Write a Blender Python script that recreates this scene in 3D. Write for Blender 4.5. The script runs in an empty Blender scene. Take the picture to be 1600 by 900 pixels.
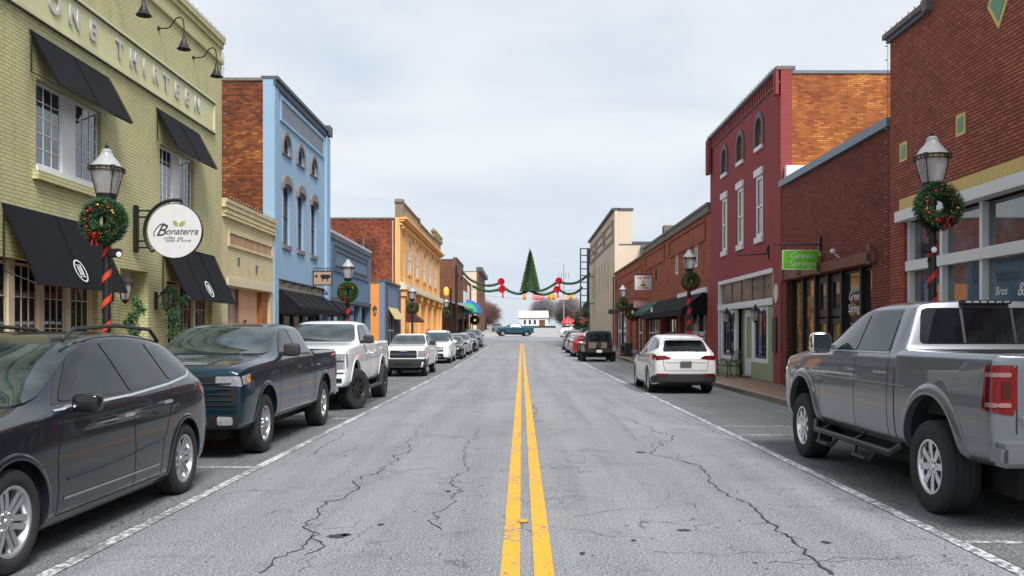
import bpy, bmesh, math, random
from mathutils import Vector, Matrix
from mathutils.bvhtree import BVHTree
from mathutils.geometry import delaunay_2d_cdt
R = math.radians
random.seed(11)
scene = bpy.context.scene
COL = scene.collection

# ---------------------------------------------------------------- camera, sky, sun, exposure
cam_d = bpy.data.cameras.new("camera")
cam = bpy.data.objects.new("camera", cam_d)
COL.objects.link(cam)
cam.location = (0, 0, 1.7)
cam.rotation_euler = (R(90), 0, 0)
cam_d.lens = 31.5
cam_d.sensor_width = 36
cam_d.shift_x = -0.0094
cam_d.shift_y = 0.0444
cam_d.clip_end = 4000
cam_d.clip_start = 0.05
scene.camera = cam
SUN_EL, SUN_AZ = 50, 160      # azimuth the light comes from, clockwise from +Y

world = bpy.data.worlds.new("World")
scene.world = world
world.use_nodes = True
wn, wl = world.node_tree.nodes, world.node_tree.links
wn.clear()
wo = wn.new("ShaderNodeOutputWorld")
bg = wn.new("ShaderNodeBackground")
bg.inputs[1].default_value = 0.1
sky = wn.new("ShaderNodeTexSky")
sky.sky_type = 'NISHITA'
sky.sun_disc = False
sky.sun_elevation = R(SUN_EL)
sky.sun_rotation = R(SUN_AZ)
tc = wn.new("ShaderNodeTexCoord")
mp = wn.new("ShaderNodeMapping")
mp.inputs['Scale'].default_value = (1.0, 1.0, 3.6)
nz = wn.new("ShaderNodeTexNoise")
nz.inputs['Scale'].default_value = 2.3
nz.inputs['Detail'].default_value = 5
nz.inputs['Roughness'].default_value = 0.5
nz.inputs['Distortion'].default_value = 0.35
rmp = wn.new("ShaderNodeValToRGB")
rmp.color_ramp.elements[0].position = 0.36
rmp.color_ramp.elements[0].color = (4.5, 5.1, 5.85, 1)
rmp.color_ramp.elements[1].position = 0.62
rmp.color_ramp.elements[1].color = (6.1, 6.3, 6.6, 1)
mx = wn.new("ShaderNodeMix")
mx.data_type = 'RGBA'
mx.inputs['Factor'].default_value = 0.95
wl.new(tc.outputs['Generated'], mp.inputs['Vector'])
wl.new(mp.outputs[0], nz.inputs['Vector'])
wl.new(nz.outputs['Fac'], rmp.inputs[0])
wl.new(sky.outputs[0], mx.inputs['A'])
wl.new(rmp.outputs[0], mx.inputs['B'])
wl.new(mx.outputs['Result'], bg.inputs[0])
wl.new(bg.outputs[0], wo.inputs[0])

sun_d = bpy.data.lights.new("sun", 'SUN')
sun_d.energy = 3.4
sun_d.angle = R(22)
sun_d.color = (1.0, 0.97, 0.93)
sun = bpy.data.objects.new("sun", sun_d)
COL.objects.link(sun)
_d = Vector((math.sin(R(SUN_AZ)) * math.cos(R(SUN_EL)), math.cos(R(SUN_AZ)) * math.cos(R(SUN_EL)), math.sin(R(SUN_EL))))
sun.rotation_euler = _d.to_track_quat('Z', 'Y').to_euler()
sun.location = (0, -10, 30)
vs = scene.view_settings
vs.view_transform = 'Standard'
vs.look = 'None'
vs.exposure = 0.55
vs.gamma = 1
vs.use_curve_mapping = False
try:
    scene.cycles.use_denoising = True
    scene.cycles.max_bounces = 6
    scene.cycles.transparent_max_bounces = 8
except Exception:
    pass

# ---------------------------------------------------------------- helpers
def new_mat(name):
    m = bpy.data.materials.new(name)
    m.use_nodes = True
    n, l = m.node_tree.nodes, m.node_tree.links
    return m, n, l, n['Principled BSDF']

def _mix(n, l, fac, a, b, mode='MIX'):
    x = n.new("ShaderNodeMix"); x.data_type = 'RGBA'; x.blend_type = mode
    for key, v in (('Factor', fac), ('A', a), ('B', b)):
        if isinstance(v, bpy.types.NodeSocket): l.new(v, x.inputs[key])
        elif key == 'Factor': x.inputs[key].default_value = v
        else: x.inputs[key].default_value = (*v[:3], 1)
    return x.outputs['Result']

def _noise(n, l, vec, scale, detail=4, rough=.55, dist=0):
    x = n.new("ShaderNodeTexNoise")
    x.inputs['Scale'].default_value = scale; x.inputs['Detail'].default_value = detail
    x.inputs['Roughness'].default_value = rough; x.inputs['Distortion'].default_value = dist
    if vec is not None: l.new(vec, x.inputs['Vector'])
    return x.outputs['Fac']

def _ramp(n, l, f, p0, p1, c0=(0, 0, 0), c1=(1, 1, 1)):
    x = n.new("ShaderNodeValToRGB")
    x.color_ramp.elements[0].position = p0; x.color_ramp.elements[0].color = (*c0, 1)
    x.color_ramp.elements[1].position = p1; x.color_ramp.elements[1].color = (*c1, 1)
    l.new(f, x.inputs[0])
    return x.outputs[0]

def _math(n, l, op, a, b=0.0):
    x = n.new("ShaderNodeMath"); x.operation = op
    for i, v in enumerate((a, b)):
        if isinstance(v, bpy.types.NodeSocket): l.new(v, x.inputs[i])
        else: x.inputs[i].default_value = v
    return x.outputs[0]

def _bump(n, l, bs, h, strength=.3, dist=.01):
    b = n.new("ShaderNodeBump"); b.inputs['Strength'].default_value = strength; b.inputs['Distance'].default_value = dist
    l.new(h, b.inputs['Height']); l.new(b.outputs[0], bs.inputs['Normal'])

MATS = {}
def plain(name, col, rough=.6, metal=0.0, var=.12, scale=6, bump=0.0, spec=.5, emit=0, ior=None):
    """a plain surface with faint uneven tone"""
    if name in MATS: return MATS[name]
    m, n, l, b = new_mat(name)
    g = n.new("ShaderNodeTexCoord").outputs['Object']
    f = _noise(n, l, g, scale, 5, .6)
    c = _mix(n, l, f, [x * (1 - var) for x in col], [min(1, x * (1 + var)) for x in col])
    l.new(c, b.inputs['Base Color'])
    b.inputs['Roughness'].default_value = rough; b.inputs['Metallic'].default_value = metal
    b.inputs['Specular IOR Level'].default_value = spec
    if ior: b.inputs['IOR'].default_value = ior
    if bump:
        _bump(n, l, b, _noise(n, l, g, scale * 12, 4), bump, .01)
    if emit:
        b.inputs['Emission Color'].default_value = (*col, 1); b.inputs['Emission Strength'].default_value = emit
    MATS[name] = m
    return m

def brick(name, c1, c2, mortar, stain=(.03, .02, .015), stain_amt=.35, msize=.012, bump=.6, big=None, bw=.205, bh=.068, pal=None, pscale=.8, pamt=.45):
    """brick courses on any upright wall; big = (colour, scale, amount) large weathering patches"""
    if name in MATS: return MATS[name]
    m, n, l, b = new_mat(name)
    geo = n.new("ShaderNodeNewGeometry")
    sp = n.new("ShaderNodeSeparateXYZ"); l.new(geo.outputs['Position'], sp.inputs[0])
    sn = n.new("ShaderNodeSeparateXYZ"); l.new(geo.outputs['True Normal'], sn.inputs[0])
    ax = _math(n, l, 'GREATER_THAN', _math(n, l, 'ABSOLUTE', sn.outputs['X']), .6)
    u = _math(n, l, 'ADD', _math(n, l, 'MULTIPLY', sp.outputs['Y'], ax), _math(n, l, 'MULTIPLY', sp.outputs['X'], _math(n, l, 'SUBTRACT', 1.0, ax)))
    cb = n.new("ShaderNodeCombineXYZ"); l.new(u, cb.inputs[0]); l.new(sp.outputs['Z'], cb.inputs[1])
    # small wobble keeps the courses from being ruler straight
    t = n.new("ShaderNodeTexBrick")
    t.inputs['Scale'].default_value = 1; t.inputs['Brick Width'].default_value = bw; t.inputs['Row Height'].default_value = bh
    t.inputs['Mortar Size'].default_value = msize * .75; t.inputs['Mortar Smooth'].default_value = .3
    t.inputs['Color1'].default_value = (0, 0, 0, 1); t.inputs['Color2'].default_value = (1, 1, 1, 1); t.inputs['Mortar'].default_value = (.5, .5, .5, 1)
    l.new(cb.outputs[0], t.inputs['Vector'])
    pos = geo.outputs['Position']
    fine = _noise(n, l, pos, 9, 6, .7)
    if pal:
        patch = _noise(n, l, pos, pscale, 5, .65, .5)
        tint = _math(n, l, 'ADD', _math(n, l, 'MULTIPLY', t.outputs['Color'], .5), _math(n, l, 'MULTIPLY', _math(n, l, 'SUBTRACT', patch, .5), pamt * 2.2))
        tint = _math(n, l, 'ADD', tint, .25)
        r = n.new("ShaderNodeValToRGB"); el = r.color_ramp.elements
        while len(el) < len(pal): el.new(.5)
        for k, pc in enumerate(pal): el[k].position = .08 + .84 * k / (len(pal) - 1); el[k].color = (*pc, 1)
        l.new(tint, r.inputs[0]); c = r.outputs[0]
    else:
        c = _mix(n, l, t.outputs['Color'], c1, c2)
        c = _mix(n, l, _ramp(n, l, _noise(n, l, pos, 2.2, 6, .7), .45, .7, (0,) * 3, (.35,) * 3), c, [x * .7 for x in c1])
        for (bc, bs, amt, p0, p1) in (big or []):
            c = _mix(n, l, _ramp(n, l, _noise(n, l, pos, bs, 5, .65, .6), p0, p1, (0,) * 3, (amt,) * 3), c, bc)
    c = _mix(n, l, _ramp(n, l, fine, .3, .75, (0,) * 3, (.35,) * 3), c, (.03, .015, .01) if pal else [x * .7 for x in c1])
    c = _mix(n, l, t.outputs['Fac'], c, mortar)
    f = _ramp(n, l, _noise(n, l, pos, .55, 7, .7, .4), .45, .78, (0, 0, 0), (stain_amt,) * 3)
    c = _mix(n, l, f, c, stain)
    ms = n.new("ShaderNodeMapping"); ms.inputs['Scale'].default_value = (2.6, 2.6, .22); l.new(pos, ms.inputs[0])
    c = _mix(n, l, _ramp(n, l, _noise(n, l, ms.outputs[0], 1.5, 6, .65), .5, .74, (0,) * 3, (stain_amt * .8,) * 3), c, stain)
    l.new(c, b.inputs['Base Color'])
    b.inputs['Roughness'].default_value = .85; b.inputs['Specular IOR Level'].default_value = .25
    h = _math(n, l, 'SUBTRACT', _math(n, l, 'MULTIPLY', fine, .35), t.outputs['Fac'])
    _bump(n, l, b, h, bump, .012)
    MATS[name] = m
    return m

def glass(name, col=(.02, .025, .03), ior=1.9, rough=.03, wob=.02, scale=.8, var=.5):
    if name in MATS: return MATS[name]
    m, n, l, b = new_mat(name)
    b.inputs['Base Color'].default_value = (*col, 1)
    b.inputs['Roughness'].default_value = rough; b.inputs['IOR'].default_value = ior
    g = n.new("ShaderNodeNewGeometry").outputs['Position']
    f = _noise(n, l, g, scale * 2.5, 3, .6)
    c = _mix(n, l, _ramp(n, l, f, .4, .65), [x * (1 - var) for x in col], [min(1, x * (1 + var * 1.4)) for x in col]); l.new(c, b.inputs['Base Color'])
    _bump(n, l, b, _noise(n, l, g, scale, 2), wob, .05)
    MATS[name] = m
    return m

def paint(name, col, metal=.35, rough=.32, coat=1.0):
    if name in MATS: return MATS[name]
    m, n, l, b = new_mat(name)
    g = n.new("ShaderNodeTexCoord").outputs['Object']
    # thin road dust film, thicker low on the body
    sp = n.new("ShaderNodeSeparateXYZ"); l.new(g, sp.inputs[0])
    low = _ramp(n, l, sp.outputs['Z'], .25, .7, (.14,) * 3, (.0,) * 3)
    du = _math(n, l, 'MULTIPLY', low, _noise(n, l, g, 7, 6, .7))
    c = _mix(n, l, du, col, (.2, .19, .175)); l.new(c, b.inputs['Base Color'])
    b.inputs['Metallic'].default_value = metal; b.inputs['Roughness'].default_value = rough
    b.inputs['Coat Weight'].default_value = coat; b.inputs['Coat Roughness'].default_value = .03; b.inputs['Coat IOR'].default_value = 1.4; b.inputs['Specular IOR Level'].default_value = .2
    MATS[name] = m
    return m

M_black = plain('black_metal', (.012, .012, .013), .45)
M_blackp = plain('black_plastic', (.022, .022, .024), .6, bump=.1, scale=20)
M_seam = plain('seam_dark', (.006, .006, .006), .8)
M_rubber = plain('rubber', (.02, .02, .021), .82, bump=.3, scale=18)
M_chrome = plain('chrome', (.72, .73, .75), .14, 1.0, var=.03)
M_alloy = plain('alloy', (.5, .51, .53), .3, .85, var=.06)
M_alloyd = plain('dark_alloy', (.03, .03, .032), .4, .3)
M_silver = plain('satin_silver', (.42, .43, .45), .38, .6)
M_white = plain('white_paint', (.68, .69, .70), .5, var=.06, scale=3)
M_cream = plain('cream_paint', (.62, .54, .38), .6, var=.1, scale=2)
M_awn = plain('black_canvas', (.008, .009, .012), .85, var=.15, scale=2.5, bump=.5, spec=.2)
M_lens = glass('clear_lens', (.24, .25, .27), 1.5, .08, .03, 8, .15)
M_tail = glass('red_lens', (.13, .003, .006), 1.5, .08, .02, 8, .1)
M_amber = glass('amber_lens', (.7, .22, .02), 1.5, .1, .03, 8)
M_cglass = glass('car_glass', (.006, .009, .012), 1.5, .015, .002, 1)
M_cglassf = glass('windshield_glass', (.02, .034, .036), 1.65, .015, .002, 1)
M_pane = glass('window_pane', (.05, .068, .09), 2.1, .03, .05, .9)  # bluish base colour paints in some of the sky's reflection
M_paned = glass('shop_pane', (.016, .018, .02), 1.7, .03, .05, .7)
M_conc = plain('concrete', (.3, .285, .26), .9, var=.25, scale=3, bump=.3)

def finish(bm, name, mat, parent=None, smooth=None, org=None):
    me = bpy.data.meshes.new(name)
    if org is not None:
        bmesh.ops.translate(bm, verts=bm.verts, vec=-Vector(org))
    bm.normal_update()
    bm.to_mesh(me); bm.free()
    for mm in (mat if isinstance(mat, (list, tuple)) else [mat]):
        me.materials.append(mm)
    if smooth:
        me.polygons.foreach_set('use_smooth', [True] * len(me.polygons))
        me.set_sharp_from_angle(angle=R(smooth))
    o = bpy.data.objects.new(name, me)
    COL.objects.link(o)
    if parent: o.parent = parent
    return o

ORG = {}
def thing(name, label, cat, loc=(0, 0, 0), group=None):
    o = bpy.data.objects.new(name, None)
    o.empty_display_size = .3
    COL.objects.link(o)
    o.location = loc
    o['label'] = label; o['category'] = cat
    if group: o['group'] = group
    ORG[o.name] = Vector(loc)
    return o

def org_of(o):
    while o is not None:
        if o.name in ORG: return ORG[o.name]
        o = o.parent
    return Vector((0, 0, 0))

class MB:
    """collects shapes into one bmesh"""
    def __init__(s): s.bm = bmesh.new()
    def box(s, x0, x1, y0, y1, z0, z1, bev=0):
        c = [s.bm.verts.new((x, y, z)) for x in (x0, x1) for y in (y0, y1) for z in (z0, z1)]
        fs = [s.bm.faces.new([c[i] for i in f]) for f in ((0, 1, 3, 2), (4, 6, 7, 5), (0, 4, 5, 1), (2, 3, 7, 6), (0, 2, 6, 4), (1, 5, 7, 3))]
        if bev:
            es = list({e for f in fs for e in f.edges})
            bmesh.ops.bevel(s.bm, geom=es, offset=bev, segments=2, affect='EDGES', clamp_overlap=True)
        return s
    def obox(s, P, a0, a1, b0, b1, d0, d1, bev=0):
        """box in plane coordinates"""
        n0 = len(s.bm.verts)
        pts = [P(a, b, d) for a in (a0, a1) for b in (b0, b1) for d in (d0, d1)]
        c = [s.bm.verts.new(p) for p in pts]
        for f in ((0, 1, 3, 2), (4, 6, 7, 5), (0, 4, 5, 1), (2, 3, 7, 6), (0, 2, 6, 4), (1, 5, 7, 3)):
            s.bm.faces.new([c[i] for i in f])
        return s
    def quad(s, *pts):
        s.bm.faces.new([s.bm.verts.new(p) for p in pts]); return s
    def prism(s, pts, vec):
        """polygon extruded along vec"""
        a = [s.bm.verts.new(p) for p in pts]; b = [s.bm.verts.new(Vector(p) + Vector(vec)) for p in pts]
        s.bm.faces.new(a); s.bm.faces.new(b[::-1])
        for i in range(len(a)):
            j = (i + 1) % len(a); s.bm.faces.new((a[j], a[i], b[i], b[j]))
        return s
    def tube(s, path, r, n=8, caps=True):
        """round bar through points; r number or list"""
        path = [Vector(p) for p in path]
        rs = r if isinstance(r, (list, tuple)) else [r] * len(path)
        rings = []
        up = None
        for i, p in enumerate(path):
            t = (path[min(i + 1, len(path) - 1)] - path[max(i - 1, 0)])
            if t.length < 1e-9: t = Vector((0, 0, 1))
            t.normalize()
            if up is None:
                up = t.orthogonal().normalized()
            else:
                up = (up - t * up.dot(t))
                up = up.normalized() if up.length > 1e-6 else t.orthogonal().normalized()
            v = t.cross(up)
            rings.append([s.bm.verts.new(p + (up * math.cos(2 * math.pi * k / n) + v * math.sin(2 * math.pi * k / n)) * rs[i]) for k in range(n)])
        for a, b in zip(rings, rings[1:]):
            for k in range(n):
                s.bm.faces.new((a[k], a[(k + 1) % n], b[(k + 1) % n], b[k]))
        if caps:
            s.bm.faces.new(rings[0][::-1]); s.bm.faces.new(rings[-1])
        return s
    def lathe(s, prof, n=24, axis='z', c=(0, 0, 0), closed=False):
        """prof = [(radius, height)]"""
        c = Vector(c); rings = []
        for (r, h) in prof:
            ring = []
            for k in range(n):
                a = 2 * math.pi * k / n
                if axis == 'z': v = (r * math.cos(a), r * math.sin(a), h)
                elif axis == 'y': v = (r * math.cos(a), h, r * math.sin(a))
                else: v = (h, r * math.cos(a), r * math.sin(a))
                ring.append(s.bm.verts.new(c + Vector(v)))
            rings.append(ring)
        pr = list(zip(rings, rings[1:]))
        if closed: pr.append((rings[-1], rings[0]))
        for a, b in pr:
            for k in range(n):
                s.bm.faces.new((a[k], a[(k + 1) % n], b[(k + 1) % n], b[k]))
        if not closed:
            s.bm.faces.new(rings[0][::-1]); s.bm.faces.new(rings[-1])
        return s
    def slab(s, P, outer, holes=(), d0=-.3, d1=0):
        vs, es = [], []
        for lp in [outer] + list(holes):
            k = len(vs); vs += [Vector(p) for p in lp]
            es += [(k + i, k + (i + 1) % len(lp)) for i in range(len(lp))]
        cv, ce, cf, *_ = delaunay_2d_cdt(vs, es, [], 0, 1e-5)
        keep = []
        for f in cf:
            cx = sum(cv[i].x for i in f) / len(f); cy = sum(cv[i].y for i in f) / len(f)
            if inside((cx, cy), outer) and not any(inside((cx, cy), h) for h in holes): keep.append(f)
        A = [s.bm.verts.new(P(v.x, v.y, d1)) for v in cv]; B = [s.bm.verts.new(P(v.x, v.y, d0)) for v in cv]
        cnt = {}
        for f in keep:
            s.bm.faces.new([A[i] for i in f]); s.bm.faces.new([B[i] for i in reversed(f)])
            for i in range(len(f)):
                e = (f[i], f[(i + 1) % len(f)]); cnt[e] = 1
        for (i, j) in list(cnt):
            if (j, i) not in cnt: s.bm.faces.new((A[j], A[i], B[i], B[j]))
        for v in list(s.bm.verts):
            if not v.link_faces: s.bm.verts.remove(v)
        bmesh.ops.recalc_face_normals(s.bm, faces=s.bm.faces)
        return s
    def join(s, o):
        me = bpy.data.meshes.new('t'); o.bm.to_mesh(me); s.bm.from_mesh(me); bpy.data.meshes.remove(me); return s
    def islands(s, name, mat, parent):
        """each loose piece becomes a part of its own"""
        seen = set(); out = []
        for v in s.bm.verts:
            if v in seen: continue
            st, grp = [v], set()
            while st:
                q = st.pop()
                if q in grp: continue
                grp.add(q); st += [e.other_vert(q) for e in q.link_edges]
            seen |= grp; m = MB(); mp_ = {q: m.bm.verts.new(q.co) for q in grp}
            for fc in {fc for q in grp for fc in q.link_faces}: m.bm.faces.new([mp_[q] for q in fc.verts])
            out.append(m.build(name, mat, parent))
        s.bm.free()
        return out
    def build(s, name, mat, parent=None, smooth=None, recalc=True):
        if recalc: bmesh.ops.recalc_face_normals(s.bm, faces=s.bm.faces)
        return finish(s.bm, name, mat, parent, smooth, org_of(parent) if parent else None)

def top_mesh(mb, name, mat, label, cat, group=None, smooth=None, origin=None):
    """a thing that is one mesh, with its origin at its base"""
    bmesh.ops.recalc_face_normals(mb.bm, faces=mb.bm.faces)
    if origin is None:
        co = [v.co for v in mb.bm.verts]
        origin = Vector((sum(c.x for c in co) / len(co), sum(c.y for c in co) / len(co), min(c.z for c in co)))
    o = finish(mb.bm, name, mat, None, smooth, origin)
    o.location = origin; ORG[o.name] = Vector(origin)
    o['label'] = label; o['category'] = cat
    if group: o['group'] = group
    return o

def struct(mb, name, mat, smooth=None):
    o = mb.build(name, mat, None, smooth); o['kind'] = 'structure'; return o

def inside(p, poly):
    x, y = p; c = False; n = len(poly)
    for i in range(n):
        x1, y1 = poly[i][:2]; x2, y2 = poly[i - 1][:2]
        if (y1 > y) != (y2 > y) and x < (x2 - x1) * (y - y1) / (y2 - y1) + x1: c = not c
    return c

def plane(o, u, v, n):
    o, u, v, n = map(Vector, (o, u, v, n))
    return lambda a, b, d=0: o + u * a + v * b + n * d
def Lf(x): return plane((x, 0, 0), (0, 1, 0), (0, 0, 1), (1, 0, 0))      # facade on the left of the street
def Rf(x): return plane((x, 0, 0), (0, 1, 0), (0, 0, 1), (-1, 0, 0))     # facade on the right
def Sf(y): return plane((0, y, 0), (1, 0, 0), (0, 0, 1), (0, -1, 0))     # wall towards the viewer

def rect(a0, a1, b0, b1): return [(a0, b0), (a1, b0), (a1, b1), (a0, b1)]
def archp(a0, a1, b0, b1, rise, n=8):
    """rectangle b0..b1 whose top is an arch of given rise (b1 = crown)"""
    if rise <= 0: return rect(a0, a1, b0, b1)
    c, h = (a0 + a1) / 2, (a1 - a0) / 2
    return [(a0, b0), (a1, b0)] + [(c + h * math.cos(t), b1 - rise + rise * math.sin(t)) for t in [math.pi * k / n for k in range(n + 1)]]
def rnd(poly, r, n=4):
    out = []
    for i in range(len(poly)):
        p0, p, p1 = Vector(poly[i - 1][:2]), Vector(poly[i][:2]), Vector(poly[(i + 1) % len(poly)][:2])
        rr = poly[i][2] if len(poly[i]) > 2 else r
        a, b = (p0 - p), (p1 - p)
        ra = min(rr, a.length * .48, b.length * .48)
        s0, s1 = p + a.normalized() * ra, p + b.normalized() * ra
        if ra < 1e-4: out.append((p.x, p.y)); continue
        for k in range(n + 1):
            t = k / n
            q = s0 * (1 - t) ** 2 + p * 2 * t * (1 - t) + s1 * t * t
            out.append((q.x, q.y))
    return out

def smoothstep(t): t = max(0, min(1, t)); return t * t * (3 - 2 * t)
_G = [(-60, 0), (45, 0), (60, .12), (75, .27), (91, .42), (110, .72), (138, 1.25), (165, 2.0), (200, 2.75), (260, 3.35), (330, 3.7), (5000, 3.7)]
def gz(y):
    for (a, za), (b, zb) in zip(_G, _G[1:]):
        if y <= b: return za + (zb - za) * (y - a) / (b - a)
    return _G[-1][1]
def ys(y0, y1, step=4):
    k = max(1, int(math.ceil((y1 - y0) / step)))
    s = {y0 + (y1 - y0) * i / k for i in range(k + 1)} | {g[0] for g in _G if y0 < g[0] < y1}
    return sorted(s)
def sheet(mb, x0, x1, y0, y1, dz):
    Y = ys(y0, y1)
    for a, b in zip(Y, Y[1:]):
        mb.quad((x0, a, gz(a) + dz), (x1, a, gz(a) + dz), (x1, b, gz(b) + dz), (x0, b, gz(b) + dz))
def kerbbox(mb, x0, x1, y0, y1, h0, h1):
    Y = ys(y0, y1, 8)
    for a, b in zip(Y, Y[1:]):
        p = [(x0, a, gz(a) + h0), (x1, a, gz(a) + h0), (x1, b, gz(b) + h0), (x0, b, gz(b) + h0), (x0, a, gz(a) + h1), (x1, a, gz(a) + h1), (x1, b, gz(b) + h1), (x0, b, gz(b) + h1)]
        v = [mb.bm.verts.new(q) for q in p]
        for f in ((4, 5, 6, 7), (0, 1, 5, 4), (2, 3, 7, 6), (1, 2, 6, 5), (3, 0, 4, 7)): mb.bm.faces.new([v[i] for i in f])

def text(s, name, mat, parent, P, a, b, size, d=.01, ext=.006, flip=False, shear=0, align='CENTER', space=1, bold=0):
    """writing in the plane P, centred at (a, b); flip reverses the reading direction along a"""
    cu = bpy.data.curves.new(name, 'FONT')
    cu.body = s; cu.size = size; cu.align_x = align; cu.align_y = 'CENTER'; cu.extrude = ext; cu.shear = shear; cu.offset = bold
    cu.space_character = space; cu.resolution_u = 3
    t = bpy.data.objects.new(name, cu); COL.objects.link(t)
    dg = bpy.context.evaluated_depsgraph_get()
    me = bpy.data.meshes.new_from_object(t.evaluated_get(dg))
    bpy.data.objects.remove(t)
    og = org_of(parent)
    for v in me.vertices:
        x = -v.co.x if flip else v.co.x
        v.co = P(a + x, b + v.co.y, d + v.co.z) - og
    me.materials.clear(); me.materials.append(mat)
    o = bpy.data.objects.new(name, me); COL.objects.link(o); o.parent = parent
    return o

def copy_tree(o, loc=None, label=None, rotz=None, parent=None):
    c = o.copy(); COL.objects.link(c)
    if parent: c.parent = parent
    if loc is not None: c.location = loc
    if label: c['label'] = label
    if rotz is not None: c.rotation_euler.z = rotz
    for ch in [x for x in KIDS.get(o.name, [])]:
        copy_tree(ch, parent=c)
    return c
KIDS = {}
def index_kids():
    KIDS.clear()
    for o in bpy.data.objects:
        if o.parent: KIDS.setdefault(o.parent.name, []).append(o)
# ---------------------------------------------------------------- ground, road, pavements
def asphalt(name, c0, c1, crack=.6, patch=(.06, .065, .075), patch_amt=.5):
    m, n, l, b = new_mat(name)
    g = n.new("ShaderNodeNewGeometry").outputs['Position']
    big = _noise(n, l, g, .35, 6, .6, .3)
    c = _mix(n, l, _ramp(n, l, big, .3, .7), c0, c1)
    # wheel-track tone: long streaks along the street
    mpn = n.new("ShaderNodeMapping"); mpn.inputs['Scale'].default_value = (1.6, .06, 1); l.new(g, mpn.inputs[0])
    st = _noise(n, l, mpn.outputs[0], 1.2, 4, .6)
    c = _mix(n, l, _ramp(n, l, st, .42, .66, (0,) * 3, (.7,) * 3), c, [x * .72 for x in c0])
    sp = _noise(n, l, g, 62, 3, .75)
    c = _mix(n, l, _ramp(n, l, sp, .5, .62, (0,) * 3, (.8,) * 3), c, [min(1, x * 2.1) for x in c1])
    sp2 = _noise(n, l, g, 44, 3, .75)
    c = _mix(n, l, _ramp(n, l, sp2, .54, .64, (0,) * 3, (.85,) * 3), c, [x * .22 for x in c0])
    pt = _noise(n, l, g, .9, 6, .75, .8)
    c = _mix(n, l, _ramp(n, l, pt, .56, .72, (0,) * 3, (patch_amt,) * 3), c, patch)
    # cracks
    wob = n.new("ShaderNodeTexNoise"); wob.inputs['Scale'].default_value = 1.6; wob.inputs['Detail'].default_value = 5
    l.new(g, wob.inputs['Vector'])
    ad = n.new("ShaderNodeVectorMath"); ad.operation = 'ADD'; l.new(g, ad.inputs[0])
    sc = n.new("ShaderNodeVectorMath"); sc.operation = 'SCALE'; sc.inputs['Scale'].default_value = 1.1; l.new(wob.outputs['Color'], sc.inputs[0]); l.new(sc.outputs[0], ad.inputs[1])
    vo = n.new("ShaderNodeTexVoronoi"); vo.feature = 'DISTANCE_TO_EDGE'; vo.inputs['Scale'].default_value = .85; l.new(ad.outputs[0], vo.inputs['Vector'])
    ck = _ramp(n, l, vo.outputs['Distance'], .004, .011, (1, 1, 1), (0, 0, 0))
    msk = _ramp(n, l, _noise(n, l, g, .7, 4, .6), .5, .62)
    ckm = _math(n, l, 'MULTIPLY', _math(n, l, 'MULTIPLY', ck, msk), crack)
    c = _mix(n, l, ckm, c, (.03, .03, .03))
    l.new(c, b.inputs['Base Color'])
    b.inputs['Roughness'].default_value = .88; b.inputs['Specular IOR Level'].default_value = .3
    h = _math(n, l, 'SUBTRACT', _noise(n, l, g, 70, 3, .7), _math(n, l, 'MULTIPLY', ckm, 2.0))
    _bump(n, l, b, h, .55, .012)
    return m
M_road = asphalt('road_asphalt', (.165, .172, .187), (.25, .257, .272))
M_park = asphalt('parking_asphalt', (.085, .091, .102), (.17, .172, .178), .4, (.035, .038, .046), .7)
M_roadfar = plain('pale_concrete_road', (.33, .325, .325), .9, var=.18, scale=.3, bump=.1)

def marking(name, col, wear):
    m, n, l, b = new_mat(name)
    g = n.new("ShaderNodeNewGeometry").outputs['Position']
    w = _noise(n, l, g, 14, 7, .75, .2); w2 = _noise(n, l, g, 1.1, 3)
    f = _ramp(n, l, _math(n, l, 'ADD', w, _math(n, l, 'MULTIPLY', w2, .35)), wear - .05, wear + .05)
    c = _mix(n, l, f, (.17, .172, .18), _mix(n, l, _noise(n, l, g, 40, 4, .7), [x * .8 for x in col], [min(1, x * 1.08) for x in col]))
    l.new(c, b.inputs['Base Color']); b.inputs['Roughness'].default_value = .7
    _bump(n, l, b, _noise(n, l, g, 70, 3, .7), .35, .01)
    return m
M_yel = marking('yellow_marking', (.76, .385, .018), .60)
M_wht = marking('white_marking', (.62, .63, .64), .695)

mb = MB()
Y = [-80, -20] + ys(0, 330, 10)[1:] + [500, 900, 1800, 3000]
for a, b_ in zip(Y, Y[1:]):
    X = [-1500, -400, -120, -30, 0, 30, 120, 400, 1500]
    for xa, xb in zip(X, X[1:]):
        mb.quad((xa, a, gz(a) - .03), (xb, a, gz(a) - .03), (xb, b_, gz(b_) - .03), (xa, b_, gz(b_) - .03))
bmesh.ops.remove_doubles(mb.bm, verts=mb.bm.verts, dist=.001)
struct(mb, 'ground', plain('winter_ground', (.13, .12, .075), .95, var=.4, scale=.15, bump=.2))
mb = MB(); sheet(mb, -6.0, 6.2, -30, 133, 0); struct(mb, 'road', M_road)
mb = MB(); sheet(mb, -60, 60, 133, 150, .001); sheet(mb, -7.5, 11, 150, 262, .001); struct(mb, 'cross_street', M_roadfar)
mb = MB(); sheet(mb, -6.0, -3.42, -30, 96, .004); sheet(mb, 3.62, 6.2, -30, 96, .004); struct(mb, 'parking_lane', M_park)
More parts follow.
